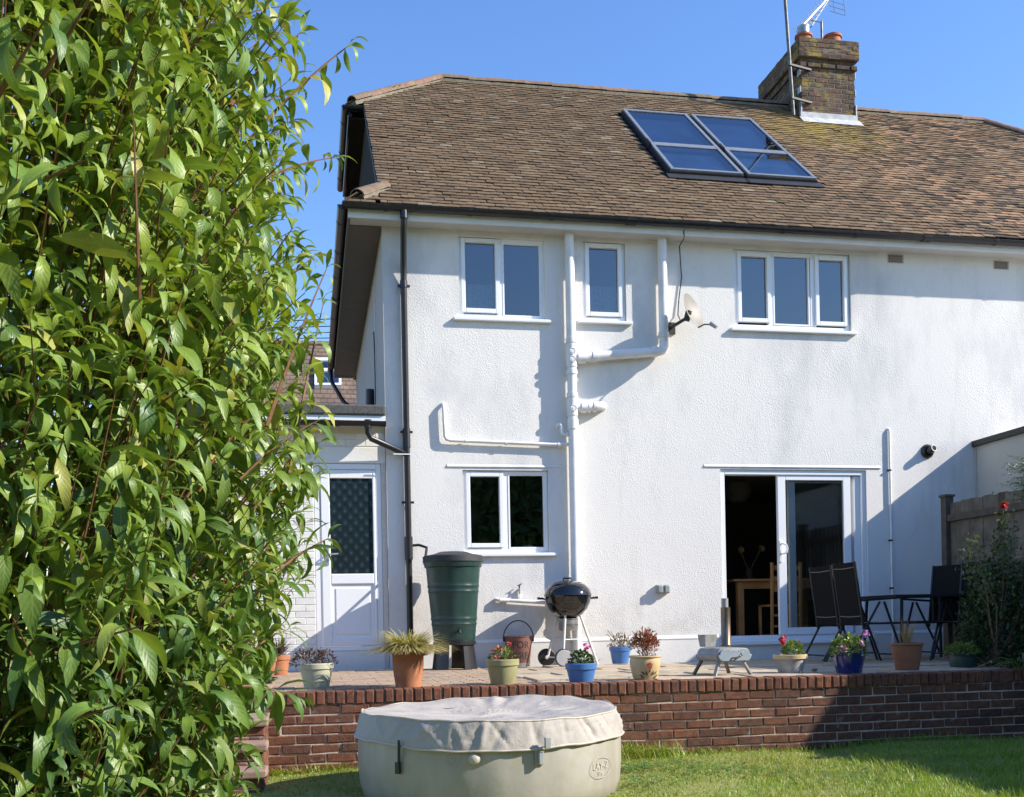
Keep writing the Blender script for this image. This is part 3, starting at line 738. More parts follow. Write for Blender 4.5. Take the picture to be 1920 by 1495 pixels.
for i, (a, b, c, d) in enumerate(SKR):
    w = tag(bpy.data.objects.new('roof_window', None), ('left' if i == 0 else 'right') + ' rooflight of the pair, two panes in a grey frame'); put(w, house)
    k = MB()                                                       # upstand
    for u0, u1, v0, v1 in ((a, a + .05, c, d), (b - .05, b, c, d), (a + .05, b - .05, c, c + .05), (a + .05, b - .05, d - .05, d)): slab(k, u0, u1, v0, v1, -.02, .065)
    k.build('upstand', 'sk_dark', w)
    fr_ = MB(); t = .05
    slab(fr_, a + .012, a + .012 + t, c + .01, d - .01, .066, .095); slab(fr_, b - .012 - t, b - .012, c + .01, d - .01, .066, .095)
    slab(fr_, a + .012 + t, b - .012 - t, d - .055, d - .01, .066, .095); slab(fr_, a + .012 + t, b - .012 - t, c + .01, c + .05, .066, .095)
    slab(fr_, a + .012 + t, b - .012 - t, ybar - .05, ybar + .05, .068, .092)
    fr_.build('frame', 'sk_frame', w, bevel=.004)
    for v0, v1 in ((c + .05, ybar - .035), (ybar + .035, d - .055)):
        MB().quad(rp3(a + .06, v0, .08), rp3(b - .06, v0, .08), rp3(b - .06, v1, .08), rp3(a + .06, v1, .08)).build('pane', 'roof_glass', w)
    MB().quad(rp3(a + .05, ybar, -.015), rp3(b - .05, ybar, -.015), rp3(b - .05, d - .05, -.015), rp3(a + .05, d - .05, -.015)).build('lining', 'sk_in', w)
    MB().quad(rp3(a + .05, c + .05, -.015), rp3(b - .05, c + .05, -.015), rp3(b - .05, ybar, -.015), rp3(a + .05, ybar, -.015)).build('lining', 'sk_pale', w)
    fl = MB(); slab(fl, a - .05, b + .05, c - .12, c - .002, .028, .04); fl.build('apron', 'sk_dark', w)
    sb = MB(); slab(sb, a - .02, a + .0, ybar - .06, ybar + .09, .06, .12); sb.build('hinge', 'sk_dark', w)

# ---------------- chimney
ch = put(bpy.data.objects.new('chimney', None), house)
CZ1 = F(1495, 72, CHY0)[1]
CBM = [brick_mesh('chimney_brick', .215, .1, .065, 'chimney_brick', .003, .006) for _ in range(5)]
CBH = [brick_mesh('chimney_brick', .102, .1, .065, 'chimney_brick', .003, .006) for _ in range(3)]
MB().box(CHX0 + .005, CHX1 - .005, CHY0 + .005, CHY1 - .012, 7.4, CZ1 - .02).build('mortar', 'dark_mortar', ch)
ncap = 5
MB().box(CHX0 - .05, CHX1 + .05, CHY0 - .05, CHY1 + .05, CZ1 - .30, CZ1 - .02).build('mortar', 'dark_mortar', ch)
z = CZ1 - .0375
row = 0
while z > 7.95:
    out = .055 if row < ncap - 1 else (.0 if row == ncap - 1 else (.032 if row == ncap else 0.0))
    xa, xb, yf, ybk = CHX0 - out, CHX1 + out, CHY0 - out, CHY1 + out
    for side in range(3):
        L = (xb - xa) if side == 0 else (ybk - yf)
        n = round(L / .225); pch = L / n
        offs = [(i + .5) * pch for i in range(n)] if row % 2 == 0 else [.05] + [(i + 1) * pch for i in range(n - 1)] + [L - .05]
        for q in offs:
            half = q < .06 or q > L - .06
            me = random.choice(CBH if half else CBM)
            if side == 0: mtx = Matrix.Translation((xa + q, yf + random.uniform(-.003, .004), z))
            elif side == 1: mtx = Matrix.Translation((xa + random.uniform(-.003, .004), yf + q, z)) @ Matrix.Rotation(R(-90), 4, 'Z')
            else: mtx = Matrix.Translation((xb + random.uniform(-.004, .003), yf + q, z)) @ Matrix.Rotation(R(90), 4, 'Z')
            ppy = (mtx.translation.y)
            if side and z + .04 < roof_z(min(ppy, 2 * RIDGE_Y - ppy)) : continue
            if side == 2 and row % 1 == 0 and row > 14: continue
            inst('brick', me, ch, mtx)
    z -= .075; row += 1
MB().box(CHX0 - .03, CHX1 + .03, CHY0 - .03, CHY1 + .03, CZ1 - .03, CZ1 + .012).build('flaunching', 'dark_mortar', ch)
for sx, sy, r, hgt in ((7.97, 15.64, .13, .22), (8.44, 15.58, .14, .21), (7.97, 16.35, .12, .15), (8.44, 16.35, .12, .15)):
    MB().lathe([(r * .95, 0), (r, .03), (r * .93, hgt - .04), (r * 1.08, hgt - .035), (r * 1.08, hgt), (r * .8, hgt), (r * .78, hgt - .1)], 20, (sx, sy, CZ1)).build('chimney_pot', 'pot_clay', ch, smooth=True)
MB().lathe([(.085, 0), (.1, .01), (.09, .03), (.1, .05), (.09, .07), (.1, .09), (.09, .11), (.1, .13), (.1, .15), (.0, .15)], 18, (7.97, 15.64, CZ1 + .21)).build('flue_liner', 'galv', ch, smooth=60)
zb = roof_z(CHY0)
MB().box(CHX0 - .03, CHX1 + .03, CHY0 - .02, CHY0 - .003, zb - .05, zb + .13).build('flashing', 'flash_white', ch)
q = MB().add([(CHX0 - .05, CHY0 - .16, roof_z(CHY0 - .16) + .045), (CHX1 + .06, CHY0 - .16, roof_z(CHY0 - .16) + .045), (CHX1 + .06, CHY0 - .015, zb + .05), (CHX0 - .05, CHY0 - .015, zb + .05)], [(0, 1, 2, 3)])
q.build('flashing', 'flash_white', ch)
for xs_, s_ in ((CHX0 - .012, -1), (CHX1 + .012, 1)):
    MB().box(xs_ - .01, xs_ + .01, CHY0 - .018, CHY0 + .05, zb, zb + .3).build('flashing', 'lead', ch)
    for k in range(3):
        MB().box(xs_ - .006, xs_ + .006, CHY0 + .0, CHY0 + .1, zb + .45 + k * .28, zb + .55 + k * .28).build('flashing', 'lead', ch)

# ---------------- soil pipes, waste pipes, downpipes (all fixed to the house)
def pipe(name, pts, r, mt, coll=(), n=14, parent=house):
    o = MB().tube(pts, r, n).build(name, mt, parent, smooth=50)
    for c, dr, rr, L in coll:
        d = Vector(dr).normalized(); c = Vector(c)
        MB().tube([c - d * L / 2, c + d * L / 2], rr, n).build('pipe_collar', mt, o, smooth=50)
    return o
PY = FY - .082
def P3(px, py, y): p = onY(px, py, y); return p
a = P3(1068.5, 436, PY); b = P3(1081, 1235, PY); sxp = (a.x + b.x) / 2
zbr = P3(1073, 668, PY).z; zst = P3(1075, 764, PY).z
sp = pipe('soil_pipe', [(sxp, PY, .0), (sxp, PY, EAVE_SOFFIT)], .055, 'pipe_white',
          [((sxp, PY, zbr), (0, 0, 1), .064, .26), ((sxp, PY, zbr + .18), (0, 0, 1), .066, .05), ((sxp, PY, zbr - .19), (0, 0, 1), .066, .05), ((sxp, PY, zst), (0, 0, 1), .064, .2), ((sxp, PY, zst + .14), (0, 0, 1), .066, .05), ((sxp, PY, zst - .2), (0, 0, 1), .066, .12), ((sxp, PY, .62), (0, 0, 1), .064, .05)])
for zc in (zbr + .045, zbr - .05, zst - .02):
    MB().lathe([(.0, -.075), (.02, -.075), (.022, -.068), (.03, -.068), (.034, -.075), (.038, -.07), (.038, -.02)], 16, (sxp - .0, PY, zc), 'y').build('access_cap', 'pipe_white', sp, smooth=40)
x2 = (P3(1240, 450, PY).x + P3(1246, 655, PY).x) / 2
za = P3(1246, 660, PY).z
pipe('vent_pipe', [(x2, PY, EAVE_SOFFIT), (x2, PY, za + .12)], .055, 'pipe_white', [((x2, PY, za + .2), (0, 0, 1), .063, .06)])
pipe('branch_pipe', [(x2, PY, za + .15), (x2, PY, za + .06), (x2 - .02, PY, za + .015), (x2 - .07, PY, za - .0), (sxp + .05, PY, zbr - .02)], .055, 'pipe_white',
     [((x2 - .12, PY, za - .002), (1, 0, 0), .063, .06), ((x2 - .35, PY, za - (za - zbr + .02) * .30), (1, 0, -.05), .061, .03), ((sxp + .28, PY, zbr - .02 + (za - zbr + .02) * .21), (1, 0, .05), .063, .06), ((sxp + .12, PY, zbr - .02), (1, 0, 0), .066, .1)])
xe = P3(1134, 760, PY).x
pipe('branch_pipe', [(sxp + .03, PY, zst), (xe - .08, PY, zst + .02), (xe - .02, PY + .03, zst + .03), (xe, FY + .03, zst + .03)], .052, 'pipe_white',
     [((sxp + .13, PY, zst), (1, 0, 0), .064, .06), ((sxp + .2, PY, zst + .004), (1, 0, 0), .06, .03), ((sxp + .27, PY, zst + .01), (1, 0, 0), .062, .04)])
wy = FY - .045
pts = [P3(829, 757, wy), P3(833, 815, wy)]
zz = P3(950, 828, wy).z
A = Vector((pts[0].x, FY + .02, pts[0].z)); xw = pts[0].x + .015
pipe('waste_pipe', [A, Vector((xw, wy + .02, pts[0].z)), Vector((xw, wy, pts[0].z - .03)), Vector((xw + .01, wy, zz + .05)), Vector((xw + .03, wy, zz + .015)), Vector((xw + .07, wy, zz + .005)), Vector((sxp - .25, wy - .0, zz - .03)), Vector((sxp - .03, PY, zz - .03))], .021, 'pipe_white',
     [((xw + .25, wy, zz + .001), (1, 0, 0), .026, .03), ((xw + .72, wy, zz - .018), (1, 0, 0), .026, .03), ((sxp - .16, PY + .03, zz - .03), (1, 0, 0), .03, .04), ((sxp - .09, PY + .01, zz - .03), (1, 0, 0), .03, .03)], n=10)
zu = P3(1052, 800, wy).z
pipe('overflow_pipe', [(sxp - .03, PY, zu - .1), (sxp - .11, PY, zu - .1), (sxp - .135, PY, zu - .08), (sxp - .14, PY, zu - .0), (sxp - .155, PY + .01, zu + .025), (sxp - .175, PY + .04, zu + .02), (sxp - .18, FY + .02, zu + .0)], .017, 'pipe_white', [((sxp - .075, PY, zu - .1), (1, 0, 0), .025, .03)], n=10)
p0 = P3(930, 1125, wy); p1 = P3(1040, 1135, wy)
pipe('waste_pipe', [(p0.x, FY + .02, p0.z), (p0.x, wy + .01, p0.z), (p0.x + .03, wy, p0.z), (sxp - .25, wy, p0.z - .05), (sxp - .03, PY, p0.z - .06)], .022, 'pipe_white', [((p0.x + .09, wy, p0.z - .006), (1, 0, 0), .028, .1)], n=10)
# black downpipe from the eaves gutter
DY = FY - .052
xd = P3(762, 800, DY).x
gx = P3(757, 400, RY0).x
zc1 = P3(764, 830, DY).z; zc2 = P3(768, 1028, DY).z
dp = pipe('downpipe', [(gx, RY0 - .018, GZ - .03), (gx, RY0 - .01, GZ - .14), (gx - .005, RY0 + .03, GZ - .24), (xd, DY - .03, GZ - .55), (xd, DY, GZ - .74), (xd, DY, .0)], .036, 'black',
          [((gx, RY0 - .018, GZ - .08), (0, 0, 1), .043, .09), ((xd, DY, GZ - .78), (0, 0, 1), .043, .08), ((xd, DY, zc1 + .05), (0, 0, 1), .043, .22), ((xd, DY, zc2), (0, 0, 1), .047, .26)], n=12)
for zc in (zc1 + .12, GZ - .8, 1.9):
    MB().box(xd - .07, xd + .07, DY - .01, DY + .02, zc - .012, zc + .012).build('pipe_clip', 'black', dp)
zwc = P3(770, 853, DY).z
MB().box(xd - .16, xd + .05, DY - .045, DY - .038, zwc - .006, zwc + .006).build('cable_tie', 'upvc', dp)
# thin conduit and its clips
cx_, cz_ = F(1668, 804, FY - .03); cx2, cz2 = F(1673, 1113, FY - .03)
cd = pipe('conduit', [(cx_ - .02, FY + .01, cz_), (cx_, FY - .018, cz_ - .005), (cx_, FY - .02, cz_ - .05), (cx_, FY - .02, .1)], .015, 'pipe_white', n=8)
for zc in (cz_ - .52, cz_ - 1.4, cz_ - 2.0): MB().box(cx_ - .03, cx_ + .01, FY - .038, FY - .001, zc - .01, zc + .01).build('pipe_clip', 'black', cd)
# air bricks high on the wall
for pxa, pya in ((1679, 485.5), (1877, 497.5)):
    ax, az = F(pxa, pya)
    ab = MB(); ab.box(ax - .108, ax + .108, FY - .006, FY - .001, az - .055, az + .055)
    o = ab.build('air_brick', 'airbrick', house)
    hm = MB()
    for i in range(6):
        for k in range(3):
            hm.box(ax - .092 + i * .031, ax - .074 + i * .031, FY - .0085, FY - .0062, az - .042 + k * .03, az - .024 + k * .03)
    tag(hm.build('air_hole', 'dark_void', o), kind='stuff')
# thin cables on the side wall, and the boiler flue stub
MB().tube([(HX - .012, 13.6, 4.3), (HX - .012, 13.5, 4.0), (HX - .012, 13.5, 2.9)], .008, 6).build('cable', 'black', house)
MB().tube([(HX - .012, 13.3, 4.8), (HX - .012, 13.3, 2.9)], .006, 6).build('cable', 'pipe_white', house)
ps = onX(690, 745, HX - .08)
MB().tube([(HX - .06, ps.y, ps.z - .3), (HX - .05, ps.y, ps.z + .1)], .06, 12).build('flue_stub', 'black', house, smooth=True)
MB().tube([(SKX - .04, 19.2, GZ - .05), (SKX - .03, 19.15, GZ - .25), (HX - .25, 19.0, GZ - .62), (HX - .08, 18.9, GZ - .8), (HX - .06, 18.9, 2.5)], .036, 10).build('downpipe', 'black', house, smooth=True)
MB().tube([(EX + .02, y1h + .02, EZ - .15), (EX + .02, y1h + 2.6, EZ - .2), (EX + .05, 2 * RIDGE_Y - y1h + .2, EZ - .2), (EX + .08, 2 * RIDGE_Y - y1h + .2, 5.5)], .03, 8).build('downpipe', 'black', house, smooth=True)

# ================================================================== side extension
EYX = FY + .03
ext = thing('side_extension', (0, EYX, 0), 'flat-roofed side extension in white painted brick with a half-glazed door', 'extension')
dx0, dx1, dz0, dz1 = rect(590.5, 869, 717.5, 1221, EYX)
dx1 = min(dx1, HX - .03)
XL = -1.1
w = MB(); w.box(XL - .06, dx0, EYX + .008, EYX + .2, 0, 2.78); w.box(dx0, HX - .003, EYX + .008, EYX + .2, dz1, 2.78); w.box(dx1, HX - .003, EYX + .008, EYX + .2, 0, dz1); w.box(dx0, dx1, EYX + .02, EYX + .2, 0, dz0)
w.build('wall', 'white_mortar', ext)
WBM = [brick_mesh('painted_brick', .221, .1, .070, 'white_brick', .002, .004) for _ in range(5)]
WBH = [brick_mesh('painted_brick', .108, .1, .070, 'white_brick', .002, .004) for _ in range(3)]
WBS = {}
zl = F(657, 832, EYX)[1]
for k in range(37):
    zc = .0375 + k * .075
    if zc > 2.72: break
    xe = dx0 - .004 if zc < dz1 + .02 else HX - .006
    if dz1 + .02 < zc < zl: continue                               # plain rendered lintel over the door
    x = xe - (.112 if k % 2 else 0)
    if k % 2: inst('brick', random.choice(WBH), ext, Matrix.Translation((xe - .055, EYX + random.uniform(0, .002), zc)))
    while x > XL + .05:
        if x - .225 < XL - .01: inst('brick', random.choice(WBH), ext, Matrix.Translation((x - .0545, EYX + random.uniform(0, .002), zc))); break
        inst('brick', random.choice(WBM), ext, Matrix.Translation((x - .1115, EYX + random.uniform(0, .002), zc))); x -= .225
MB().box(dx0 - .02, HX - .004, EYX + .001, EYX + .05, dz1 + .004, zl - .04).build('lintel', 'smooth_white', ext, bevel=.004)
bs = MB(); bs.box(dx0, dx1, EYX - .01, EYX + .05, .0, dz0 - .002); bs.build('step', 'white_brick', ext)
# door
do = put(bpy.data.objects.new('door', None), ext)
f = MB(); frame(f, dx0 + .002, dx1 - .002, dz0 + .002, dz1 - .002, .065, EYX + .015, EYX + .09, .05); f.build('frame', 'upvc', do, bevel=.008)
lx0, lx1, lz0, lz1 = dx0 + .075, dx1 - .07, dz0 + .06, dz1 - .075
ga, gb, gc, gd = rect(619, 897, 699.5, 1076, EYX)
pa, pb, pc, pdz = rect(622, 1095, 703, 1198, EYX)
lf_ = MB(); ly = EYX + .005
lf_.box(lx0, ga, ly, ly + .06, lz0, lz1); lf_.box(gb, lx1, ly, ly + .06, lz0, lz1); lf_.box(ga, gb, ly, ly + .06, gd, lz1); lf_.box(ga, gb, ly, ly + .06, pdz, gc); lf_.box(ga, gb, ly, ly + .06, lz0, pc)
lf_.build('leaf', 'upvc', do, bevel=.008)
MB().box(ga + .001, gb - .001, ly + .018, ly + .05, pc + .001, pdz - .001).build('panel', 'upvc', do)
MB().box(ga + .05, gb - .05, ly + .010, ly + .0175, pc + .05, pdz - .05).build('panel', 'upvc', do, bevel=.004)
m_, t_, b_ = nt('obscured_door_glass')
b_.inputs['Base Color'].default_value = (.012, .024, .030, 1); b_.inputs['Roughness'].default_value = .2; b_.inputs['Specular IOR Level'].default_value = .8
sp_ = t_.nodes.new('ShaderNodeSeparateXYZ'); t_.links.new(pos(t_), sp_.inputs[0])
lat = mth(t_, 'MULTIPLY', mth(t_, 'SINE', mth(t_, 'MULTIPLY', sp_.outputs['X'], 52.0)), mth(t_, 'SINE', mth(t_, 'MULTIPLY', sp_.outputs['Z'], 46.0)))
v2 = nd(t_, 'ShaderNodeTexVoronoi', i_Scale=75.0); t_.links.new(pos(t_), v2.inputs['Vector'])
cr = ramp(t_, [(.0, (.010, .020, .026)), (.35, (.018, .030, .036)), (.9, (.026, .039, .045)), (.985, (.032, .046, .052)), (1.0, (.3, .34, .36))]); t_.links.new(lat, cr.inputs[0]); t_.links.new(cr.outputs[0], b_.inputs['Base Color'])
bumped(t_, b_, mth(t_, 'ADD', lat, mth(t_, 'MULTIPLY', v2.outputs['Distance'], .3)), .0012)
M['obscure'] = m_
MB().box(ga + .001, gb - .001, ly + .022, ly + .03, gc + .001, gd - .001).build('pane', 'obscure', do)
hx, hz = F(614, 1040, EYX)
hd = MB(); hd.box(hx - .016, hx + .016, ly - .01, ly - .001, hz - .12, hz + .1); hd.tube([(hx, ly - .01, hz), (hx, ly - .045, hz), (hx + .02, ly - .05, hz), (hx + .12, ly - .05, hz + .004)], .010, 8)
hd.build('handle', 'alu', do, smooth=True)
# roof edge, fascia and gutter
zf0 = F(640, 787, EYX - .1)[1]
MB().box(XL, HX - .004, EYX - .14, YB - 6, zf0 + .06, zf0 + .10).build('roof', 'felt', ext)
fe = MB()
fe.box(XL, HX - .004, EYX - .16, EYX - .1, zf0 + .045, zf0 + .165); fe.build('felt_kerb', 'felt', ext, bevel=.02)
MB().box(XL, HX - .004, EYX - .135, EYX - .11, zf0 - .05, zf0 + .043).build('fascia', 'upvc', ext)
MB().box(XL, HX - .004, EYX - .11, EYX + .006, zf0 - .06, zf0 - .048).build('soffit', 'white_wood', ext)
gutter('gutter', (XL, EYX - .19, zf0 - .028), (HX - .006, EYX - .19, zf0 - .036), parent=ext)
q0 = onY(690, 795, EYX - .19); q1 = onY(760, 850, DY)
pipe('downpipe', [(q0.x, EYX - .19, zf0 - .07), (q0.x, EYX - .19, q0.z - .1), (q0.x + .03, EYX - .17, q0.z - .16), (xd - .05, DY, q1.z + .01), (xd, DY, q1.z - .01)], .034, 'black', [((q0.x, EYX - .19, zf0 - .06), (0, 0, 1), .041, .09)], n=12, parent=ext)
# ================================================================== patio, retaining wall, steps
WX0, WX1 = -0.36, 6.9
pt = MB().box(-2.6, 16, WY + .1, FY + .0, -.55, -.045).build('patio', 'joint'); tag(pt, kind='structure'); ORG[pt.name] = (0, 0, 0)
def slab_mesh(name, lx, ly, mt, t=.04, ch=.006, jit=.003):
    j = lambda: random.uniform(-jit, jit)
    a, b = lx / 2, ly / 2
    tp = [(-a + ch + j(), -b + ch + j(), j() * .3), (a - ch + j(), -b + ch + j(), j() * .3), (a - ch + j(), b - ch + j(), j() * .3), (-a + ch + j(), b - ch + j(), j() * .3)]
    md = [(-a, -b, -ch), (a, -b, -ch), (a, b, -ch), (-a, b, -ch)]; bt = [(-a, -b, -t), (a, -b, -t), (a, b, -t), (-a, b, -t)]
    fs = [(0, 1, 2, 3)] + [(4 + i, 4 + (i + 1) % 4, (i + 1) % 4, i) for i in range(4)] + [(8 + i, 8 + (i + 1) % 4, 4 + (i + 1) % 4, 4 + i) for i in range(4)]
    return MB().add(tp + md + bt, fs).mesh(name, M[mt])
PM = [slab_mesh('paver', .193, .096, 'paver') for _ in range(5)]
PX1 = 1.86
slots = []
for r in range(36):
    y = WY + .215 + .055 + r * .1
    if y > FY - .14: break
    x = PX1 - .1 - (.1 if r % 2 else 0)
    while x > -1.3:
        slots.append((x, y)); x -= .2
slots.sort(key=lambda q: (Vector((q[0], q[1], 0)) - EYE).length + (3 if q[0] < -.45 else 0))
for x, y in slots[:300]:
    inst('paver', random.choice(PM), pt, Matrix.Translation((x, y, random.uniform(-.003, .002))) @ Matrix.Rotation(random.gauss(0, .006), 4, 'Z'))
V = np.array([tuple(v.co) for v in PM[0].vertices]); Fq = np.array([tuple(p.vertices) for p in PM[0].polygons])
V, Fq = bake(np.array([[list(r) for r in Matrix.Translation((x, y, random.uniform(-.003, .002)))] for x, y in slots[300:]]), [(V, Fq)], [0] * (len(slots) - 300))
tag(np_mesh('paving', V, Fq, 'paver', pt), kind='stuff')
# uneven sandstone flags to the right
y = WY + .225
while y < FY - .2:
    ly = random.choice((.42, .55, .62)); ly = min(ly, FY - .10 - y)
    x = PX1 + .03
    while x < 9.2:
        lx = random.choice((.4, .55, .7, .85))
        me = slab_mesh('flagstone', lx - .025, ly - .025, 'flag', jit=.014, ch=.01)
        inst('flagstone', me, pt, Matrix.Translation((x + lx / 2, y + ly / 2, random.uniform(-.008, .004))) @ Matrix.Rotation(random.gauss(0, .01), 4, 'Z') @ Matrix.Rotation(random.gauss(0, .003), 4, 'X')); x += lx
    y += ly

rw = thing('retaining_wall', (0, WY, 0), 'low red brick retaining wall with a brick-on-edge top between the lawn and the patio', 'wall')
BM = [brick_mesh('red_brick', .215, .1, .065, 'brick', .003, .006) for _ in range(8)]
BH = [brick_mesh('red_brick', .102, .1, .065, 'brick', .003, .006) for _ in range(4)]
CM = [brick_mesh('coping_brick', .066, .212, .103, 'coping', .003, .009) for _ in range(8)]
MB().box(WX0 + .01, WX1, WY + .0085, WY + .21, ZL - .05, -.012).build('mortar', 'mortar', rw)
for k in range(8):
    z = -.1425 - k * .075
    x = WX0 + (0 if k % 2 else -.1125)
    while x < WX1 - .1:
        if x < WX0 - .01: inst('brick', random.choice(BH), rw, Matrix.Translation((WX0 + .051, WY + random.uniform(-.003, .003), z)))
        else: inst('brick', random.choice(BM), rw, Matrix.Translation((x + .1125, WY + random.uniform(-.004, .004), z + random.uniform(-.002, .002))) @ Matrix.Rotation(random.gauss(0, .007), 4, 'Y'))
        x += .225
x = WX0 + .036; pier = 5.66
while x < WX1:
    inst('coping_brick', random.choice(CM), rw, Matrix.Translation((x, WY - .012 + random.uniform(-.004, .004), -.0515 + random.uniform(-.003, .003))) @ Matrix.Rotation(random.gauss(0, .012), 4, 'Y')); x += .0755
# steps down to the lawn
st = thing('garden_steps', (-.85, 7.4, ZL), 'brick garden steps with stone treads beside the retaining wall', 'steps')
SX0, SX1 = -1.5, -.335
for k in range(3):
    zt = -.15 * (k + 1); yf = 7.66 - .25 * k
    MB().box(SX0, SX1 + .012 + .004 * k, yf - .02, yf + (.27 if k else .56), zt - .055, zt).build('tread', 'tread', st, bevel=.012)
    MB().box(SX0, SX1 - .028, yf + .022, WY - .002 * k, ZL - .1, zt - .056 + .001 * k).build('mortar', 'mortar', st)
    for h in range(2 if k < 2 else 3):
        zc = zt - .055 - .036 - .073 * h
        x = SX1 - .01
        j = 0
        while x > SX0:
            first = (j == 0 and h % 2)
            wd = .1125 if first else .225
            inst('brick', random.choice(BH if first else BM), st, Matrix.Translation((x - wd / 2, yf + .015, zc))); x -= wd; j += 1
        yy = yf + .115
        while yy < WY - .12:                                       # returns on the open side
            inst('brick', random.choice(BM), st, Matrix.Translation((SX1 - .008, yy + .12, zc)) @ Matrix.Rotation(R(90), 4, 'Z')); yy += .225

# ================================================================== inflatable hot tub
tc = onZ(917, 1325, -.07); TX, TY = tc.x, 6.85
TX = onY(917, 1325, TY).x
TR = .845; TZ = -.065
m_, t_, b_ = nt('tub_vinyl')
b_.inputs['Roughness'].default_value = .48
c = ramp(t_, [(.3, (.30, .275, .225)), (.55, (.385, .36, .31)), (.75, (.43, .405, .355))]); t_.links.new(noi(t_, 2.6, 6, .65, stretch=(1, 1, .35)), c.inputs[0])
gr = ramp(t_, [(.52, 0), (.72, .55)]); t_.links.new(noi(t_, 5, 5, .6), gr.inputs[0])
t_.links.new(mixc(t_, gr.outputs[0], c.outputs[0], (.30, .29, .17)), b_.inputs['Base Color'])
bumped(t_, b_, noi(t_, 9, 4), .003)
M['vinyl'] = m_
M['cover'] = mat('tub_cover_vinyl', (.40, .365, .325), .7, spec=.2, noise=(3, .12), bump=(18, .006), dirt=((.28, .25, .20), 2.2, .58))
M['piping'] = mat('cover_piping', (.46, .41, .34), .6)
tub = thing('hot_tub', (TX, TY, ZL), 'round beige inflatable hot tub under a sagging grey cover on the lawn', 'hot tub')
prof = [(TR - .06, ZL - .04), (TR - .01, ZL), (TR + .012, ZL + .08), (TR + .02, ZL + .2), (TR + .02, ZL + .34), (TR + .005, ZL + .44), (TR - .03, TZ - .03), (TR - .3, TZ - .03)]
n = 128; vs = []; fs = []
for i, (r, z) in enumerate(prof):
    for j in range(n):
        a = 2 * math.pi * j / n
        k = 1 + .003 * mnoise.noise(Vector((math.cos(a) * 3, math.sin(a) * 3, z * 6))) + .003 * math.cos(a * 26) * math.sin(max(0, min(1, (z - ZL) / .5)) * math.pi)
        vs.append((TX + r * k * math.cos(a), TY + r * k * math.sin(a), z))
fs = [(i * n + j, i * n + (j + 1) % n, (i + 1) * n + (j + 1) % n, (i + 1) * n + j) for i in range(len(prof) - 1) for j in range(n)]
MB().add(vs, fs).build('tub_wall', 'vinyl', tub, smooth=60)
# cover: sagging top, seam, wrinkled skirt
n = 360; rings = []
def rim_z(a):
    return TZ + .012 * math.sin(a * 2 + .6) + .02 * max(0, math.sin(a)) + .018 * mnoise.noise(Vector((math.cos(a) * 4, math.sin(a) * 4, 2)))
nr = 34
for i in range(nr + 1):
    s = i / nr; ring = []
    for j in range(n):
        a = 2 * math.pi * j / n; r = (TR - .015) * s
        w = .018 * mnoise.noise(Vector((r * math.cos(a) * 5, r * math.sin(a) * 5, 0))) * (1 - s * .3) + .016 * (1 - abs(mnoise.noise(Vector((r * math.cos(a) * 2.2 + 4, r * math.sin(a) * 6, 3))))) ** 12 * (1 - s ** 6)
        back = max(0, math.sin(a))                                 # gathers along the far edge
        w += .034 * back ** 6 * s ** 4 * math.sin(a * 19 + 2.5 * math.sin(a * 5)) * max(0, mnoise.noise(Vector((a * 1.3, 0, 5))) + .35)
        z = TZ - .055 * (1 - s ** 2.2) + (rim_z(a) - TZ) * s ** 4 + w * (1 if s < .97 else .5)
        ring.append((TX + r * math.cos(a), TY + r * math.sin(a), z))
    rings.append(ring)
sk_n = 18
_fr = random.Random(5)
FOLDS = [(R(_fr.uniform(-112, -20)), _fr.uniform(.008, .026), _fr.choice((-.013, .012, .016, -.010)), _fr.uniform(-.16, .16)) for _ in range(20)] + [(R(_fr.uniform(-175, -112)), _fr.uniform(.02, .05), _fr.choice((-.008, .008)), _fr.uniform(-.2, .2)) for _ in range(7)]
def skirt(a, s):
    wr = mnoise.noise(Vector((math.cos(a) * 7, math.sin(a) * 7, s * 2.2))) * .5 + .30 * mnoise.noise(Vector((math.cos(a) * 17 + s * 2, math.sin(a) * 17, s * 3))) - .75 * (1 - abs(mnoise.noise(Vector((math.cos(a + .25 * s) * 9, math.sin(a + .25 * s) * 9, s * 1.5 + 7))))) ** 9
    fold = max(0, math.cos(a - R(-88))) ** 2 * .022 * math.sin(a * 44 + 6 * s) * s
    fl_w = sum(am * math.exp(-((a_w - a0 - sl * (s - .4)) / wd) ** 2) for a_w in ((a + math.pi) % (2 * math.pi) - math.pi,) for a0, wd, am, sl in FOLDS) * math.sin(math.pi * min(1, s * .9 + .08))
    r = TR - .01 + .05 * s ** .8 + fl_w + (wr * .008 + fold * .25) * (0.15 + .85 * math.sin(min(1, s * 1.15) * math.pi) + .3 * s)
    return r, rim_z(a) - .165 * s - .012 * math.sin(a * 3 + 1) * s
for i in range(1, sk_n + 1):
    s = i / sk_n; ring = []
    for j in range(n):
        a = 2 * math.pi * j / n; r, z = skirt(a, s)
        ring.append((TX + r * math.cos(a), TY + r * math.sin(a), z))
    rings.append(ring)
vs = [p for r_ in rings for p in r_]
fs = [(i * n + j, i * n + (j + 1) % n, (i + 1) * n + (j + 1) % n, (i + 1) * n + j) for i in range(len(rings) - 1) for j in range(n)]
cvr = MB().add(vs, [f[::-1] for f in fs]).build('cover', 'cover', tub, smooth=70)
for s_, rr in ((1.0, .007), (0.02, .006)):
    pts = [(TX + skirt(2 * math.pi * j / n, s_)[0] * math.cos(2 * math.pi * j / n), TY + skirt(2 * math.pi * j / n, s_)[0] * math.sin(2 * math.pi * j / n), skirt(2 * math.pi * j / n, s_)[1]) for j in range(n + 1)]
    MB().tube(pts, rr, 6, cap=False).build('piping', 'piping', cvr, smooth=True)
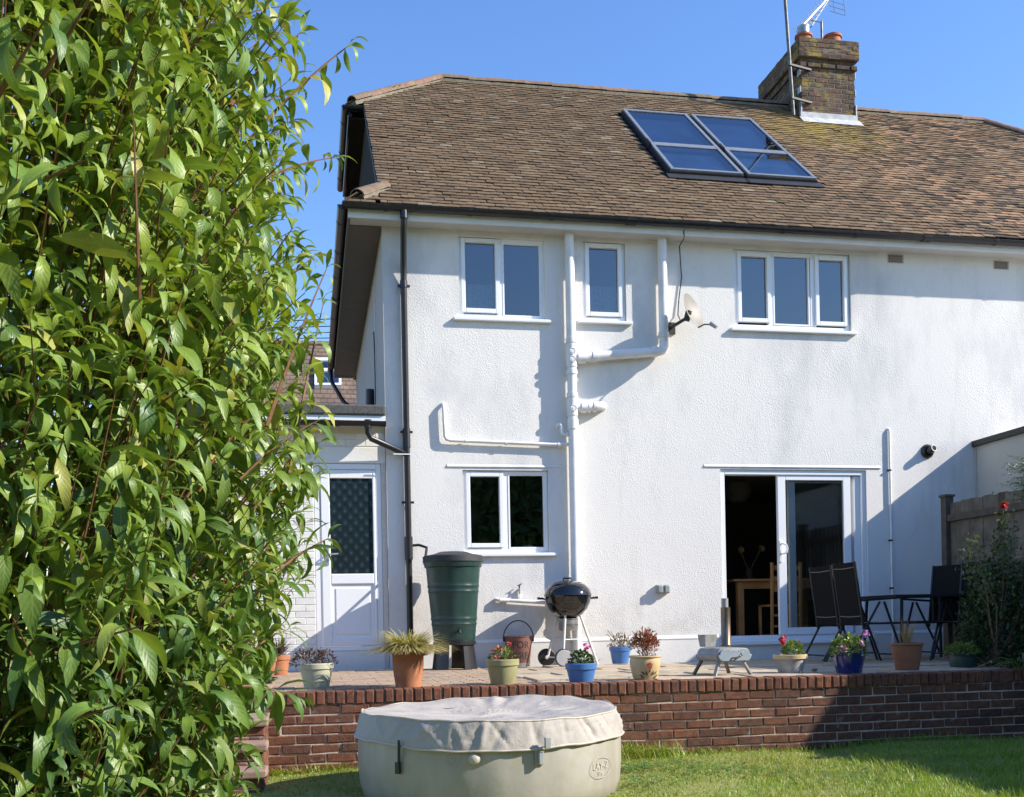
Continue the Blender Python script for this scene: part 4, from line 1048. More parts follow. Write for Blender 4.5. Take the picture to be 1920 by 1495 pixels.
def tub_pt(px, py, extra=0.0):
    v = ray(px, py); o = Vector((EYE.x - TX, EYE.y - TY)); d = Vector((v.x, v.y)); rr = TR + .02 + extra
    A_ = d.dot(d); B_ = 2 * o.dot(d); C_ = o.dot(o) - rr * rr
    t = (-B_ - math.sqrt(max(0, B_ * B_ - 4 * A_ * C_))) / (2 * A_)
    return EYE + v * t
def tub_map(p, u, v, h):
    """offset u along the tub's wall, v up, h outwards, from a point on it"""
    a = math.atan2(p.y - TY, p.x - TX) + u / (TR + .02); r = TR + .024 + h
    return Vector((TX + r * math.cos(a), TY + r * math.sin(a), p.z + v))
M['strap'] = mat('black_webbing', (.02, .021, .022), .7)
for i, (px, py0, py1) in enumerate(((748, 1388, 1440), (1025, 1392, 1404))):
    p = tub_pt(px, py0, .045); q = tub_pt(px, py1, .012)
    b = MB(); b.bar(p, q, .018, .006, up=(p.x - TX, p.y - TY, 0))
    o = b.build('strap', 'strap', tub)
    bk = MB()
    d = Vector((p.x - TX, p.y - TY, 0)).normalized()
    bk.bar(q + Vector((0, 0, .035)) + d * .01, q + Vector((0, 0, -.035)) + d * .01, .032, .02, up=d) if i == 0 else bk.bar(p + Vector((0, 0, .03)) + d * .012, p + Vector((0, 0, -.035)) + d * .012, .035, .022, up=d)
    bk.build('buckle', 'black' if i == 0 else 'grey_plastic', o, bevel=.003)
for px, py in ((1010, 1418), ):
    p = tub_pt(px, py)
    b = MB(); s_ = [tub_map(p, u, v, h) for h in (0, .012) for u, v in ((-.028, -.05), (.028, -.05), (.028, .05), (-.028, .05))]
    b.add(s_, [(4, 5, 6, 7), (0, 1, 5, 4), (1, 2, 6, 5), (2, 3, 7, 6), (3, 0, 4, 7)])
    o = b.build('strap_patch', 'vinyl', tub)
    c2 = MB(); d = Vector((p.x - TX, p.y - TY, 0)).normalized()
    c2.bar(p + d * .03 + Vector((0, 0, .025)), p + d * .03 + Vector((0, 0, -.045)), .028, .03, up=d); c2.build('buckle', 'grey_plastic', o, bevel=.004)
p = tub_pt(890, 1423); d = Vector((p.x - TX, p.y - TY, 0)).normalized()
MB().tube([p - d * .01, p + d * .012, p + d * .02, p + d * .05, p + d * .055], [.034, .034, .024, .024, .014], 16).build('valve', 'piping', tub, smooth=40)
# embossed oval logo and the round emblem
M['emboss'] = mat('raised_pale_print', (.44, .41, .36), .5)
def ring_on_tub(px, py, ru, rv, tw, nm, par):
    p = tub_pt(px, py); pts = [tub_map(p, ru * math.cos(t) + .0, rv * math.sin(t) + .15 * ru * math.cos(t) * 0, .004) for t in np.linspace(0, 2 * math.pi, 49)]
    return MB().tube(pts, tw, 6, cap=False).build(nm, 'emboss', par, smooth=True), p
lg, p = ring_on_tub(1126, 1439, .115, .062, .0014, 'logo', tub)
for tx, sz, v0 in (('LAY-Z', .062, .010), ('SPA', .034, -.034)):
    vs, fs = text_geo(tx, sz); MB().add([tub_map(p, x, y + v0, .0025) for x, y, z in vs], fs).build('lettering', 'emboss', lg)
em, p = ring_on_tub(848, 1422, .048, .048, .0013, 'emblem', tub)
ring_on_tub(848, 1422, .036, .036, .001, 'emblem_ring', em)
vs, fs = text_geo('Q', .04); MB().add([tub_map(p, x, y, .0025) for x, y, z in vs], fs).build('lettering', 'emboss', em)

# ================================================================== pots and plants
def leaf_quad(mb, p, d, n, L, W):
    d = d.normalized(); s_ = d.cross(n)
    if s_.length < 1e-4: s_ = d.orthogonal()
    s_.normalize(); u = s_.cross(d)
    mb.add([p, p + d * L * .45 + s_ * W * .5 + u * W * .12, p + d * L - u * L * .12, p + d * L * .45 - s_ * W * .5 + u * W * .12], [(0, 1, 2), (0, 2, 3)])
def rv(s=1.0): return Vector((random.gauss(0, s), random.gauss(0, s), random.gauss(0, s)))
def bushy(mb, c, rx, rz, n, L, W, updir=.4, shell=.5):
    """n leaf faces through a dome of radius rx and height rz over c"""
    for _ in range(n):
        a = random.uniform(0, 2 * math.pi); e = math.asin(random.uniform(0, 1)); k = random.uniform(shell, 1) ** .6
        o = Vector((math.cos(a) * math.cos(e) * rx * k, math.sin(a) * math.cos(e) * rx * k, math.sin(e) * rz * k))
        d = (o.normalized() + rv(.5) + Vector((0, 0, updir))).normalized()
        leaf_quad(mb, Vector(c) + o, d, (Vector((0, 0, 1)) + rv(.4)), L * random.uniform(.7, 1.25), W * random.uniform(.7, 1.2))
def blades(mb, c, n, L, W, spread, droop, r0=.04):
    for _ in range(n):
        a = random.uniform(0, 2 * math.pi); q = random.uniform(.2, 1) * spread
        d = Vector((math.cos(a) * q, math.sin(a) * q, 1)).normalized(); l = L * random.uniform(.6, 1.1)
        p = Vector(c) + Vector((math.cos(a), math.sin(a), 0)) * random.uniform(0, r0)
        s_ = Vector((-math.sin(a), math.cos(a), 0)) * W / 2; pts = []
        for k in range(5):
            pts.append((p.copy(), 1 - (k / 4) ** 2 * .92)); p = p + d * l / 4; d = (d + Vector((math.cos(a) * .3 * q, math.sin(a) * .3 * q, -droop))).normalized()
        vs = [x + s_ * w * sg for x, w in pts for sg in (-1, 1)]
        mb.add(vs, [(2 * k, 2 * k + 1, 2 * k + 3, 2 * k + 2) for k in range(4)])
def petals(mb, c, r, n, up=Vector((0, -.5, .8))):
    up = up.normalized(); a = up.orthogonal().normalized(); b = up.cross(a)
    for k in range(n):
        t = 2 * math.pi * k / n + random.uniform(-.2, .2); d = (a * math.cos(t) + b * math.sin(t) + up * .35).normalized()
        leaf_quad(mb, c, d, up, r * random.uniform(.85, 1.15), r * .95)
def flower_head(name, c, r, mt, parent, florets=7):
    mb = MB(); c = Vector(c)
    for _ in range(florets): petals(mb, c + rv(r * .38), r * .55, 5, Vector((0, -.6, .7)) + rv(.5))
    return mb.build(name, mt, parent, local=True)
def stem(pts, r, parent, mt='stemg'):
    return MB().tube(pts, r, 5).build('stem', mt, parent, smooth=True, local=True)
M['soil'] = mat('potting_soil', (.03, .022, .016), .95, bump=(60, .01))
M['stemg'] = mat('green_stem', (.10, .16, .05), .6)
M['stemb'] = mat('woody_stem', (.14, .09, .055), .8)
M['terra'] = mat('terracotta', (.40, .16, .075), .85, noise=(9, .2), bump=(60, .001), dirt=((.42, .30, .22), 7, .62))
M['terra2'] = mat('weathered_terracotta', (.33, .13, .065), .85, noise=(9, .25))
M['sage'] = mat('sage_glaze', (.46, .46, .33), .5, noise=(8, .1))
M['olive'] = mat('olive_glaze', (.33, .31, .15), .5, noise=(8, .2), dirt=((.24, .21, .12), 9, .64))
M['blue'] = mat('blue_paint', (.06, .17, .42), .45, noise=(10, .15))
M['blue_dark'] = mat('cobalt_glaze', (.012, .025, .14), .12, noise=(10, .2), coat=.6)
M['cream'] = mat('cream_glaze', (.56, .42, .22), .4, noise=(6, .12))
M['zinc'] = mat('whitewashed_clay', (.36, .355, .35), .75, noise=(12, .3))
M['green_pl'] = mat('dark_green_plastic', (.02, .05, .04), .4, noise=(8, .15))
M['lf_green'] = leafmat('geranium_leaf', [(.13, .21, .04), (.19, .25, .05), (.09, .17, .035), (.24, .27, .08)], .3)
M['lf_dkgreen'] = leafmat('dark_leaf', [(.05, .10, .025), (.08, .14, .03), (.04, .08, .02)], .25)
M['lf_grass'] = leafmat('variegated_grass', [(.52, .46, .20), (.42, .38, .13), (.60, .52, .28), (.32, .31, .09), (.48, .35, .16)], .3, .6)
M['lf_dry'] = leafmat('dry_grass', [(.36, .26, .12), (.30, .20, .09), (.42, .32, .17), (.2, .17, .06)], .25, .7)
M['lf_purple'] = leafmat('purple_leaf', [(.10, .05, .06), (.16, .09, .08), (.07, .06, .045), (.20, .14, .13)], .15)
M['lf_red'] = leafmat('red_foliage', [(.34, .075, .04), (.26, .06, .04), (.18, .13, .05), (.42, .13, .06), (.15, .06, .04)], .25)
M['lf_brown'] = leafmat('withered_leaf', [(.25, .15, .08), (.18, .11, .06), (.12, .12, .06), (.3, .2, .12)], .2, .8)
M['fl_red'] = leafmat('red_petal', [(.50, .012, .015), (.62, .03, .04), (.40, .01, .015)], .3)
M['fl_coral'] = leafmat('coral_petal', [(.50, .05, .045), (.60, .16, .10), (.45, .03, .05), (.55, .22, .13)], .3)
M['fl_pink'] = leafmat('pink_petal', [(.62, .13, .42), (.70, .25, .55), (.5, .08, .35)], .3)
M['fl_violet'] = leafmat('violet_petal', [(.55, .20, .55), (.65, .33, .65), (.2, .03, .25), (.60, .25, .60)], .3)

def pot(name, cx, cy, label, r1, r0, hgt, mt, rim=.03, cat='plant pot', rimr=.012, group='plant pots along the patio', n=32):
    t = thing(name, (cx, cy, 0), label, cat, group)
    MB().lathe([(r0 * .2, .0), (r0, 0), (r0 + (r1 - r0) * .55, hgt * .55), (r1 - rimr, hgt - rim - .004), (r1 - .002, hgt - rim), (r1, hgt - .006), (r1 - .006, hgt), (r1 - .016, hgt), (r1 - .02, hgt - .03)], n).build('pot', mt, t, smooth=35, local=True)
    MB().lathe([(.001, hgt - .02), (r1 - .018, hgt - .026)], 20).build('soil', 'soil', t, local=True)
    return t
def pp(px, py, ymin=8.43, ymax=11.8):
    p = onZ(px, py, 0)
    if p.y < ymin: p = onY(px, py, ymin)
    if p.y > ymax: p = onY(px, py, ymax)
    return p.x, p.y
# sage pot with purple-leaved shrublet
x, y = pp(594, 1291)
t = pot('plant_pot', x, y, 'pale sage plant pot with a purple-leaved bush at the left of the patio edge', .140, .098, .205, 'sage', .045)
mb = MB(); bushy(mb, (-.06, 0, .19), .15, .13, 260, .032, .02); bushy(mb, (.07, .0, .19), .10, .11, 120, .03, .02); mb.build('foliage', 'lf_purple', t, local=True)
for k in range(9): stem([(random.uniform(-.08, .06), random.uniform(-.05, .05), .18), (random.uniform(-.18, .12), random.uniform(-.08, .08), random.uniform(.27, .34))], .003, t, 'stemb')
# tall terracotta pot with variegated grass
x, y = pp(766, 1289)
t = pot('plant_pot', x, y, 'tall terracotta plant pot with a mop of pale variegated grass', .140, .103, .28, 'terra', .012)
mb = MB(); blades(mb, (0, 0, .26), 1300, .36, .011, 1.9, .34, .11); mb.build('foliage', 'lf_grass', t, local=True)
mb = MB(); blades(mb, (.1, 0, .25), 60, .25, .008, 2.2, .42, .06); mb.build('dead_grass', 'lf_dry', t, local=True)
# olive pot with coral flowers
x, y = pp(943, 1283)
t = pot('plant_pot', x, y, 'olive green plant pot of coral red flowers in front of the fire bucket', .138, .098, .205, 'olive', .05)
mb = MB(); bushy(mb, (0, 0, .19), .10, .10, 120, .038, .028); mb.build('foliage', 'lf_green', t, local=True)
mb = MB(); bushy(mb, (.06, -.03, .19), .06, .06, 30, .045, .03); mb.build('withered_leaves', 'lf_brown', t, local=True)
for k, (a, b, c) in enumerate(((-.07, -.06, .28), (-.06, -.07, .22), (-.02, -.06, .29), (.055, -.02, .335), (-.03, -.07, .21))): flower_head('flower', (a, b, c), .030, 'fl_coral', t, 5)
stem([(.02, 0, .2), (.055, -.01, .325)], .003, t)
# blue pot with one pink bloom
x, y = pp(1090, 1280)
t = pot('plant_pot', x, y, 'wide sky-blue plant pot with one pink flower in front of the barbecue', .132, .098, .155, 'blue', .05)
mb = MB(); bushy(mb, (0, 0, .14), .105, .12, 230, .034, .026); mb.build('foliage', 'lf_dkgreen', t, local=True)
flower_head('flower', (.045, -.03, .285), .036, 'fl_pink', t, 8)
flower_head('flower', (-.01, -.05, .22), .014, 'fl_coral', t, 2)
stem([(.02, 0, .16), (.045, -.025, .28)], .003, t)
# withered plant in a blue pot by the house wall
x, y = onY(1163, 1240, 11.75).x, 11.75
t = pot('plant_pot', x, y, 'blue plant pot with a withered plant against the house wall', .128, .092, .20, 'blue', .05)
mb = MB(); bushy(mb, (0, 0, .19), .13, .16, 130, .045, .016, .8); mb.build('foliage', 'lf_brown', t, local=True)
for k in range(16): stem([(random.uniform(-.05, .05), random.uniform(-.05, .05), .17), (random.uniform(-.15, .15), random.uniform(-.08, .08), random.uniform(.28, .40))], .003, t, 'stemb')
# cream painted pot with red nandina
x, y = pp(1210, 1273)
t = thing('plant_pot', (x, y, 0), 'cream plant pot painted with a red flower, holding a red-leaved bush', 'plant pot', 'plant pots along the patio')
MB().lathe([(.02, 0), (.098, 0), (.108, .02), (.128, .10), (.132, .15), (.126, .178), (.138, .186), (.14, .194), (.132, .2), (.116, .196), (.115, .17)], 32).build('pot', 'cream', t, smooth=35, local=True)
MB().lathe([(.001, .18), (.118, .172)], 20).build('soil', 'soil', t, local=True)
def on_pot(u, v, h=.003):
    r = np.interp(v, [0, .02, .10, .15, .178], [.098, .108, .128, .132, .126]) + h; a = -math.pi / 2 + u / r
    return Vector((r * math.cos(a), r * math.sin(a), v))
dec = MB()
for u, v in ((-.018, .125), (.0, .135), (.016, .125), (-.008, .105), (.01, .105)):
    dec.add([on_pot(u + .011 * math.cos(k), v + .013 * math.sin(k), .002) for k in np.linspace(0, 2 * math.pi, 9)[:-1]], [tuple(range(8))])
dec.build('painted_flower', 'fl_coral', t, local=True)
M['deco'] = mat('painted_leaves', (.07, .075, .045), .5)
dec = MB()
for u, v, a, L in ((-.03, .035, 2.5, .06), (.03, .035, .6, .06), (-.015, .03, 2.0, .05), (.018, .03, 1.1, .05), (-.045, .025, 2.9, .05), (.05, .025, .2, .05), (0, .05, 1.57, .05), (-.03, .012, 3.1, .05), (.03, .012, .05, .05)):
    c, s_ = math.cos(a), math.sin(a)
    dec.add([on_pot(u, v), on_pot(u + c * L * .5 - s_ * .008, v + s_ * L * .5 + c * .008), on_pot(u + c * L, v + s_ * L), on_pot(u + c * L * .5 + s_ * .008, v + s_ * L * .5 - c * .008)], [(0, 1, 2, 3)])
dec.build('painted_leaf', 'deco', t, local=True)
mb = MB()
for k in range(7): bushy(mb, (random.uniform(-.05, .05), random.uniform(-.05, .05), random.uniform(.19, .30)), .085, .12, 110, .034, .011, .3, .2)
bushy(mb, (0, 0, .26), .115, .17, 260, .034, .011, .3, .5); mb.build('foliage', 'lf_red', t, local=True)
for k in range(8): stem([(random.uniform(-.03, .03), random.uniform(-.03, .03), .17), (random.uniform(-.09, .09), random.uniform(-.07, .07), random.uniform(.3, .42))], .0035, t, 'stemb')
# whitewashed pot with red geranium
x, y = pp(1482, 1262)
t = pot('plant_pot', x, y, 'whitewashed grey plant pot with a bare-stemmed red geranium', .148, .105, .165, 'zinc', .035)
MB().lathe([(.134, .128), (.150, .130), (.151, .163), (.144, .168), (.130, .167)], 32).build('rim', 'cream', t, smooth=35, local=True)
mb = MB(); bushy(mb, (.03, 0, .16), .095, .12, 190, .034, .03); mb.build('foliage', 'lf_green', t, local=True)
flower_head('flower', (-.085, -.04, .295), .044, 'fl_red', t, 9); flower_head('flower', (.08, -.03, .29), .018, 'fl_red', t, 3)
stem([(-.02, 0, .17), (-.08, -.03, .285)], .004, t); stem([(.05, 0, .2), (.08, -.025, .285)], .003, t)
# cobalt pot with violet pelargoniums
x, y = pp(1592, 1261)
t = pot('plant_pot', x, y, 'glossy cobalt blue plant pot full of violet and white flowers', .145, .112, .18, 'blue_dark', .02)
mb = MB(); bushy(mb, (0, 0, .15), .165, .19, 480, .036, .026); mb.build('foliage', 'lf_green', t, local=True)
flower_head('flower', (.125, -.08, .345), .044, 'fl_violet', t, 9); flower_head('flower', (.05, -.15, .25), .036, 'fl_violet', t, 7); flower_head('flower', (-.11, -.13, .215), .036, 'fl_violet', t, 7)
lb = MB(); lb.add([Vector((.1455 * math.cos(a), .1455 * math.sin(a), z)) for a, z in ((-1.25, .148), (-.85, .152), (-.85, .165), (-1.25, .161))], [(0, 1, 2, 3)]); lb.build('plant_label', 'upvc', t, local=True)
# terracotta pot with dry grass
x, y = pp(1701, 1257)
t = pot('plant_pot', x, y, 'shaded terracotta plant pot with a few dry grass stems', .146, .10, .25, 'terra2', .02)
mb = MB(); blades(mb, (0, 0, .23), 46, .26, .008, .35, .06, .06); mb.build('foliage', 'lf_dry', t, local=True)
# dark green planter in the shade
x, y = pp(1805, 1252)
t = pot('plant_pot', x, y, 'dark green plant pot in the shade at the right end of the patio', .128, .11, .135, 'green_pl', .02)
mb = MB(); bushy(mb, (0, 0, .12), .15, .11, 240, .035, .028); mb.build('foliage', 'lf_green', t, local=True)
# reddish grass in terracotta by the extension
x = onY(522, 1243, 11.3).x
t = pot('plant_pot', x, 11.3, 'small terracotta plant pot with reddish spiky leaves by the white brick wall', .125, .09, .21, 'terra', .05)
mb = MB(); blades(mb, (0, 0, .19), 120, .27, .012, .9, .16, .06); mb.build('foliage', 'lf_purple', t, local=True)
x = onY(497, 1248, 11.0).x
t = pot('plant_pot', x, 11.05, 'terracotta plant pot half hidden behind the tall hedge leaves', .12, .085, .20, 'terra2', .05)
mb = MB(); bushy(mb, (0, 0, .18), .14, .12, 150, .045, .02); mb.build('foliage', 'lf_dkgreen', t, local=True)
x = onZ(470, 1262, 0)
t = thing('garden_plant', (x.x + .02, 9.6, 0), 'low sage-green leafy plant growing beside the steps', 'plant')
mb = MB(); bushy(mb, (0, 0, .0), .30, .20, 260, .085, .045); mb.build('foliage', 'lf_dkgreen', t, local=True)
# ================================================================== water butt
wx, wyy = onY(853, 1250, 11.52).x, 11.52
m_, t_, b_ = nt('green_butt_plastic')
b_.inputs['Roughness'].default_value = .38
rp = ramp(t_, [(.3, (.010, .033, .027)), (.7, (.021, .056, .046))]); t_.links.new(noi(t_, 5, 4, .6, stretch=(1, 1, .3)), rp.inputs[0]); t_.links.new(rp.outputs[0], b_.inputs['Base Color'])
M['butt'] = m_
wb = thing('water_butt', (wx, wyy, 0), 'dark green ribbed water butt with a black lid on a black stand', 'water butt')
def br(z): return .232 + (z - .31) * .085
pr = [(.05, .31), (.225, .31), (.232, .33)]
for z0 in np.linspace(.36, 1.10, 38):
    bump_ = .006 if any(abs(z0 - c) < .014 for c in (.50, .56, .86, .92)) else 0
    pr.append((br(z0) + bump_, z0))
pr += [(br(1.12), 1.12), (br(1.13) + .016, 1.13), (br(1.2) + .02, 1.2), (br(1.2), 1.205)]
n = 48; vs = []
for r, z in pr:
    for j in range(n):
        a = 2 * math.pi * j / n; fl = -.006 * (abs(math.cos(a * 4.5)) ** 6) if .36 < z < 1.1 else 0
        vs.append(((r + fl) * math.cos(a), (r + fl) * math.sin(a), z))
fs = [(i * n + j, i * n + (j + 1) % n, (i + 1) * n + (j + 1) % n, (i + 1) * n + j) for i in range(len(pr) - 1) for j in range(n)]
MB().add(vs, fs).build('barrel', 'butt', wb, smooth=28, local=True)
MB().lathe([(.335, 1.185), (.335, 1.245), (.325, 1.255), (.22, 1.275), (.15, 1.30), (.001, 1.31)], 40).build('lid', 'black_rough', wb, smooth=30, local=True)
sd_ = MB()
for k in range(3):
    a = -math.pi / 2 + .55 + k * 2 * math.pi / 3
    for da in (-.36, .36): pass
for a0, a1 in ((-2.75, -2.0), (-1.25, -.35), (.6, 1.6), (2.0, 2.9)):
    seg = 6; vs = []
    for z, r in ((0, .255), (.31, .215)):
        for k in range(seg + 1):
            a = a0 + (a1 - a0) * k / seg; vs.append((r * math.cos(a), r * math.sin(a), z))
        for k in range(seg + 1):
            a = a0 + (a1 - a0) * k / seg; vs.append(((r - .03) * math.cos(a), (r - .03) * math.sin(a), z))
    m2 = 2 * (seg + 1)
    fs = [(k, k + 1, m2 + k + 1, m2 + k) for k in range(seg)] + [(seg + 1 + k, m2 + seg + 1 + k, m2 + seg + 2 + k, seg + 2 + k) for k in range(seg)] + [(0, m2, m2 + seg + 1, seg + 1), (seg, 2 * seg + 1, m2 + 2 * seg + 1, m2 + seg)]
    sd_.add(vs, fs)
sd_.lathe([(.24, .27), (.24, .31), (.0, .31), (.0, .27), (.24, .27)], 28)
sd_.build('stand', 'black', wb, smooth=40, local=True)
tp = MB(); tp.tube([(.02, -.23, .43), (.02, -.285, .43), (.02, -.30, .40)], .014, 10); tp.box(.0, .04, -.275, -.26, .445, .46); tp.build('tap', 'black', wb, smooth=40, local=True)
hz_ = zc2
MB().tube([(xd + .02 - wx, DY - wyy, hz_ + .03), (xd + .12 - wx, DY - wyy, hz_ + .035), (xd + .2 - wx, DY - .06 - wyy, hz_ - .0), (-.31, .05, 1.17)], .016, 8).build('hose', 'black', wb, smooth=True, local=True)

# ================================================================== kettle barbecue
bx, by = onY(1066, 1200, 11.64).x, 11.64
M['enamel'] = mat('black_enamel', (.008, .008, .009), .08, coat=.5)
M['leg_alu'] = mat('aluminium_leg', (.66, .63, .58), .45, noise=(10, .1))
M['wheel_grey'] = mat('grey_wheel_cap', (.42, .41, .40), .5)
bq = thing('kettle_barbecue', (bx, by, 0), 'black domed kettle barbecue on three legs with two wheels', 'barbecue')
cz = .79
MB().lathe([(.001, cz - .262), (.08, cz - .255), (.16, cz - .212), (.22, cz - .145), (.258, cz - .065), (.268, cz), (.272, cz), (.272, cz + .006), (.26, cz + .006)], 40).build('bowl', 'enamel', bq, smooth=40, local=True)
MB().lathe([(.272, cz + .009), (.276, cz + .012), (.272, cz + .028), (.252, cz + .080), (.205, cz + .132), (.13, cz + .168), (.06, cz + .182), (.001, cz + .185)], 40).build('lid', 'enamel', bq, smooth=40, local=True)
h = MB(); h.tube([(-.045, 0, cz + .17), (-.045, 0, cz + .21), (.045, 0, cz + .21), (.045, 0, cz + .17)], .012, 8); h.build('lid_handle', 'black', bq, smooth=True, local=True)
MB().lathe([(.035, 0), (.035, .006), (.0, .008)], 14, (.12, -.06, cz + .16)).build('vent', 'alu', bq, local=True)
for s_ in (-1, 1):
    h = MB(); h.tube([(s_ * .262, 0, cz - .03), (s_ * .29, 0, cz - .02), (s_ * .355, -.01, cz - .016)], [.008, .012, .015], 8); h.tube([(s_ * .315, -.06, cz - .018), (s_ * .325, .06, cz - .018)], .011, 8)
    h.build('side_handle', 'black', bq, smooth=True, local=True)
MB().lathe([(.105, .40), (.11, .41), (.112, .525), (.12, .53), (.12, .537), (.10, .54)], 28).build('ash_catcher', 'galv', bq, smooth=40, local=True)
MB().lathe([(.0, .40), (.105, .40)], 28).build('ash_pan', 'alu', bq, local=True)
MB().box(-.07, .09, -.125, -.118, .46, .466).build('vent_lever', 'black', bq, local=True)
legs = (((.13, -.0, cz - .18), (.345, .02, .0)), ((-.06, -.12, cz - .18), (-.12, -.22, .1)), ((-.09, .1, cz - .18), (-.225, .10, .1)))
for p, q in legs: MB().tube([p, q], .0145, 10).build('leg', 'leg_alu', bq, smooth=True, local=True)
for p, q in (((.11, -.11, .30), (-.085, -.19, .30)),):
    pass
rk = MB()
for p, q in (((.215, .01, .30), (-.082, -.175, .30)), ((-.082, -.175, .30), (-.165, .10, .30)), ((-.165, .10, .30), (.215, .01, .30))): rk.tube([p, q], .005, 6)
rk.build('leg_brace', 'leg_alu', bq, smooth=True, local=True)
for (cx, cy) in ((-.12, -.24), (-.235, .125)):
    t0 = put(bpy.data.objects.new('wheel', None), bq)
    MB().lathe([(.02, -.02), (.094, -.02), (.101, -.014), (.101, .014), (.094, .02), (.02, .02)], 28, (cx, cy, .097), 'y').build('tyre', 'black', t0, smooth=40, local=True)
    if cy < 0: MB().lathe([(.0, -.028), (.086, -.026), (.091, -.0205)], 28, (cx, cy, .097), 'y').build('hub_cap', 'wheel_grey', t0, smooth=40, local=True)
    else: MB().lathe([(.0, -.05), (.02, -.05), (.025, -.02)], 14, (cx, cy, .097), 'y').build('hub', 'leg_alu', t0, smooth=40, local=True)
MB().tube([(-.095, -.22, .097), (-.225, .11, .097)], .007, 8).build('axle', 'leg_alu', bq, local=True)

# ================================================================== fire bucket
fx, fy = onY(973, 1247, 11.72).x, 11.72
fb = thing('fire_bucket', (fx, fy, 0), 'rusty fire bucket with faded FOR FIRE lettering and a raised hoop handle', 'bucket')
M['rust_bucket'] = mat('faded_red_rust', (.21, .095, .075), .8, noise=(13, .35), dirt=((.08, .05, .045), 9, .6))
MB().lathe([(.0, .0), (.118, .0), (.122, .005), (.160, .335), (.166, .34), (.166, .348), (.158, .35), (.155, .33), (.12, .02)], 32).build('bucket', 'rust_bucket', fb, smooth=40, local=True)
MB().lathe([(.121, -.0), (.126, .0), (.129, .045), (.125, .045)], 32).build('base_band', 'galv', fb, smooth=40, local=True)
MB().tube([(.175 * math.cos(a), 0, .315 + .21 * math.sin(a)) for a in np.linspace(-.05, math.pi + .05, 22)], .007, 8).build('handle', 'rust', fb, smooth=True, local=True)
for s_ in (-1, 1): MB().box(s_ * .166 - .012, s_ * .166 + .012, -.018, .018, .285, .345).build('handle_lug', 'rust', fb, local=True)
M['faded_letter'] = mat('faded_black_lettering', (.035, .04, .036), .8, noise=(30, .5))
for tx, z0 in (('FOR', .245), ('FIRE', .12)):
    vs, fs = text_geo(tx, .112); mp = []
    for x, y, z in vs:
        zz = z0 + y; r = .122 + (.16 - .122) * (zz - .005) / .33 + .002; a = -math.pi / 2 + x / r
        mp.append((r * math.cos(a), r * math.sin(a), zz))
    MB().add(mp, fs).build('lettering', 'faded_letter', fb, local=True)

# ================================================================== portable pizza oven
ox, oy = onY(1362, 1268, 8.72).x, 8.78
M['steel'] = mat('brushed_steel', (.33, .325, .31), .6, noise=(16, .3), metal=.2)
M['steel_door'] = mat('blued_steel', (.26, .32, .36), .55, noise=(6, .15), metal=.15)
M['burnt'] = mat('heat_browned_steel', (.20, .15, .11), .35, noise=(9, .4), metal=.8)
po = thing('pizza_oven', (ox, oy, 0), 'steel portable pizza oven with a tall chimney on splayed legs', 'pizza oven', rz=R(10))
def shell(w, h, y0, y1, z0, mb, n=7, slope=0):
    poly = []
    r = .055
    for cx, cz_, a0 in ((w / 2 - r, z0 + r, -math.pi / 2), (w / 2 - r * 1.3, z0 + h - r * 1.3, 0), (-w / 2 + r * 1.3, z0 + h - r * 1.3, math.pi / 2), (-w / 2 + r, z0 + r, math.pi)):
        rr = r * 1.3 if cz_ > z0 + h / 2 else r
        for k in range(n): a = a0 + math.pi / 2 * k / (n - 1); poly.append((cx + rr * math.cos(a), cz_ + rr * math.sin(a)))
    return mb.prism(poly, y0, y1)
OW = .36
b = shell(OW, .135, -.17, .17, .125, MB()); b.build('body', 'steel', po, smooth=35, local=True)
d = shell(OW - .02, .125, -.192, -.171, .129, MB()); dr = d.build('door', 'steel_door', po, smooth=35, bevel=.004, local=True)
hn = MB(); hn.tube([(.045, -.192, .172), (.03, -.222, .168), (-.02, -.222, .158), (-.035, -.192, .155)], .008, 8); hn.build('door_handle', 'burnt', dr, smooth=True, local=True)
MB().lathe([(.0, -.197), (.016, -.197), (.018, -.192)], 14, (.075, 0, .195), 'y').build('thermometer', 'alu', dr, local=True)
M['door_print'] = mat('door_print', (.62, .64, .65), .4)
MB().tube([(-.05, -.193, .215), (-.03, -.193, .225), (0, -.193, .218), (.03, -.193, .226), (.05, -.193, .215)], .0022, 5).build('door_mark', 'door_print', dr, local=True)
chx, chy = -.02, -.08
MB().lathe([(.042, .255), (.046, .27), (.042, .275), (.042, .60), (.039, .60), (.039, .3)], 24, (chx, chy, 0)).build('chimney', 'burnt', po, smooth=40, local=True)
MB().lathe([(.03, .60), (.03, .68), (.027, .68)], 20, (chx - .006, chy, 0)).build('chimney_top', 'steel', po, smooth=40, local=True)
hp = MB(); zt = .36
hp.add([(-.10, .13, .25), (.0, .13, .25), (.0, .23, .25), (-.10, .23, .25), (-.115, .115, zt), (.015, .115, zt), (.015, .245, zt), (-.115, .245, zt)], [(0, 1, 5, 4), (1, 2, 6, 5), (2, 3, 7, 6), (3, 0, 4, 7), (4, 5, 6, 7)])
hp.build('hopper', 'steel', po, local=True)
for sx, sy, m2 in ((-1, -1, 'steel'), (1, -1, 'steel'), (-1, 1, 'black'), (1, 1, 'burnt')):
    MB().bar((sx * .12, -.115 if sy < 0 else .17, .13), (sx * .185, -.15 if sy < 0 else .205, .0), .012, .045, up=(0, 1, 0)).build('leg', m2, po, local=True)

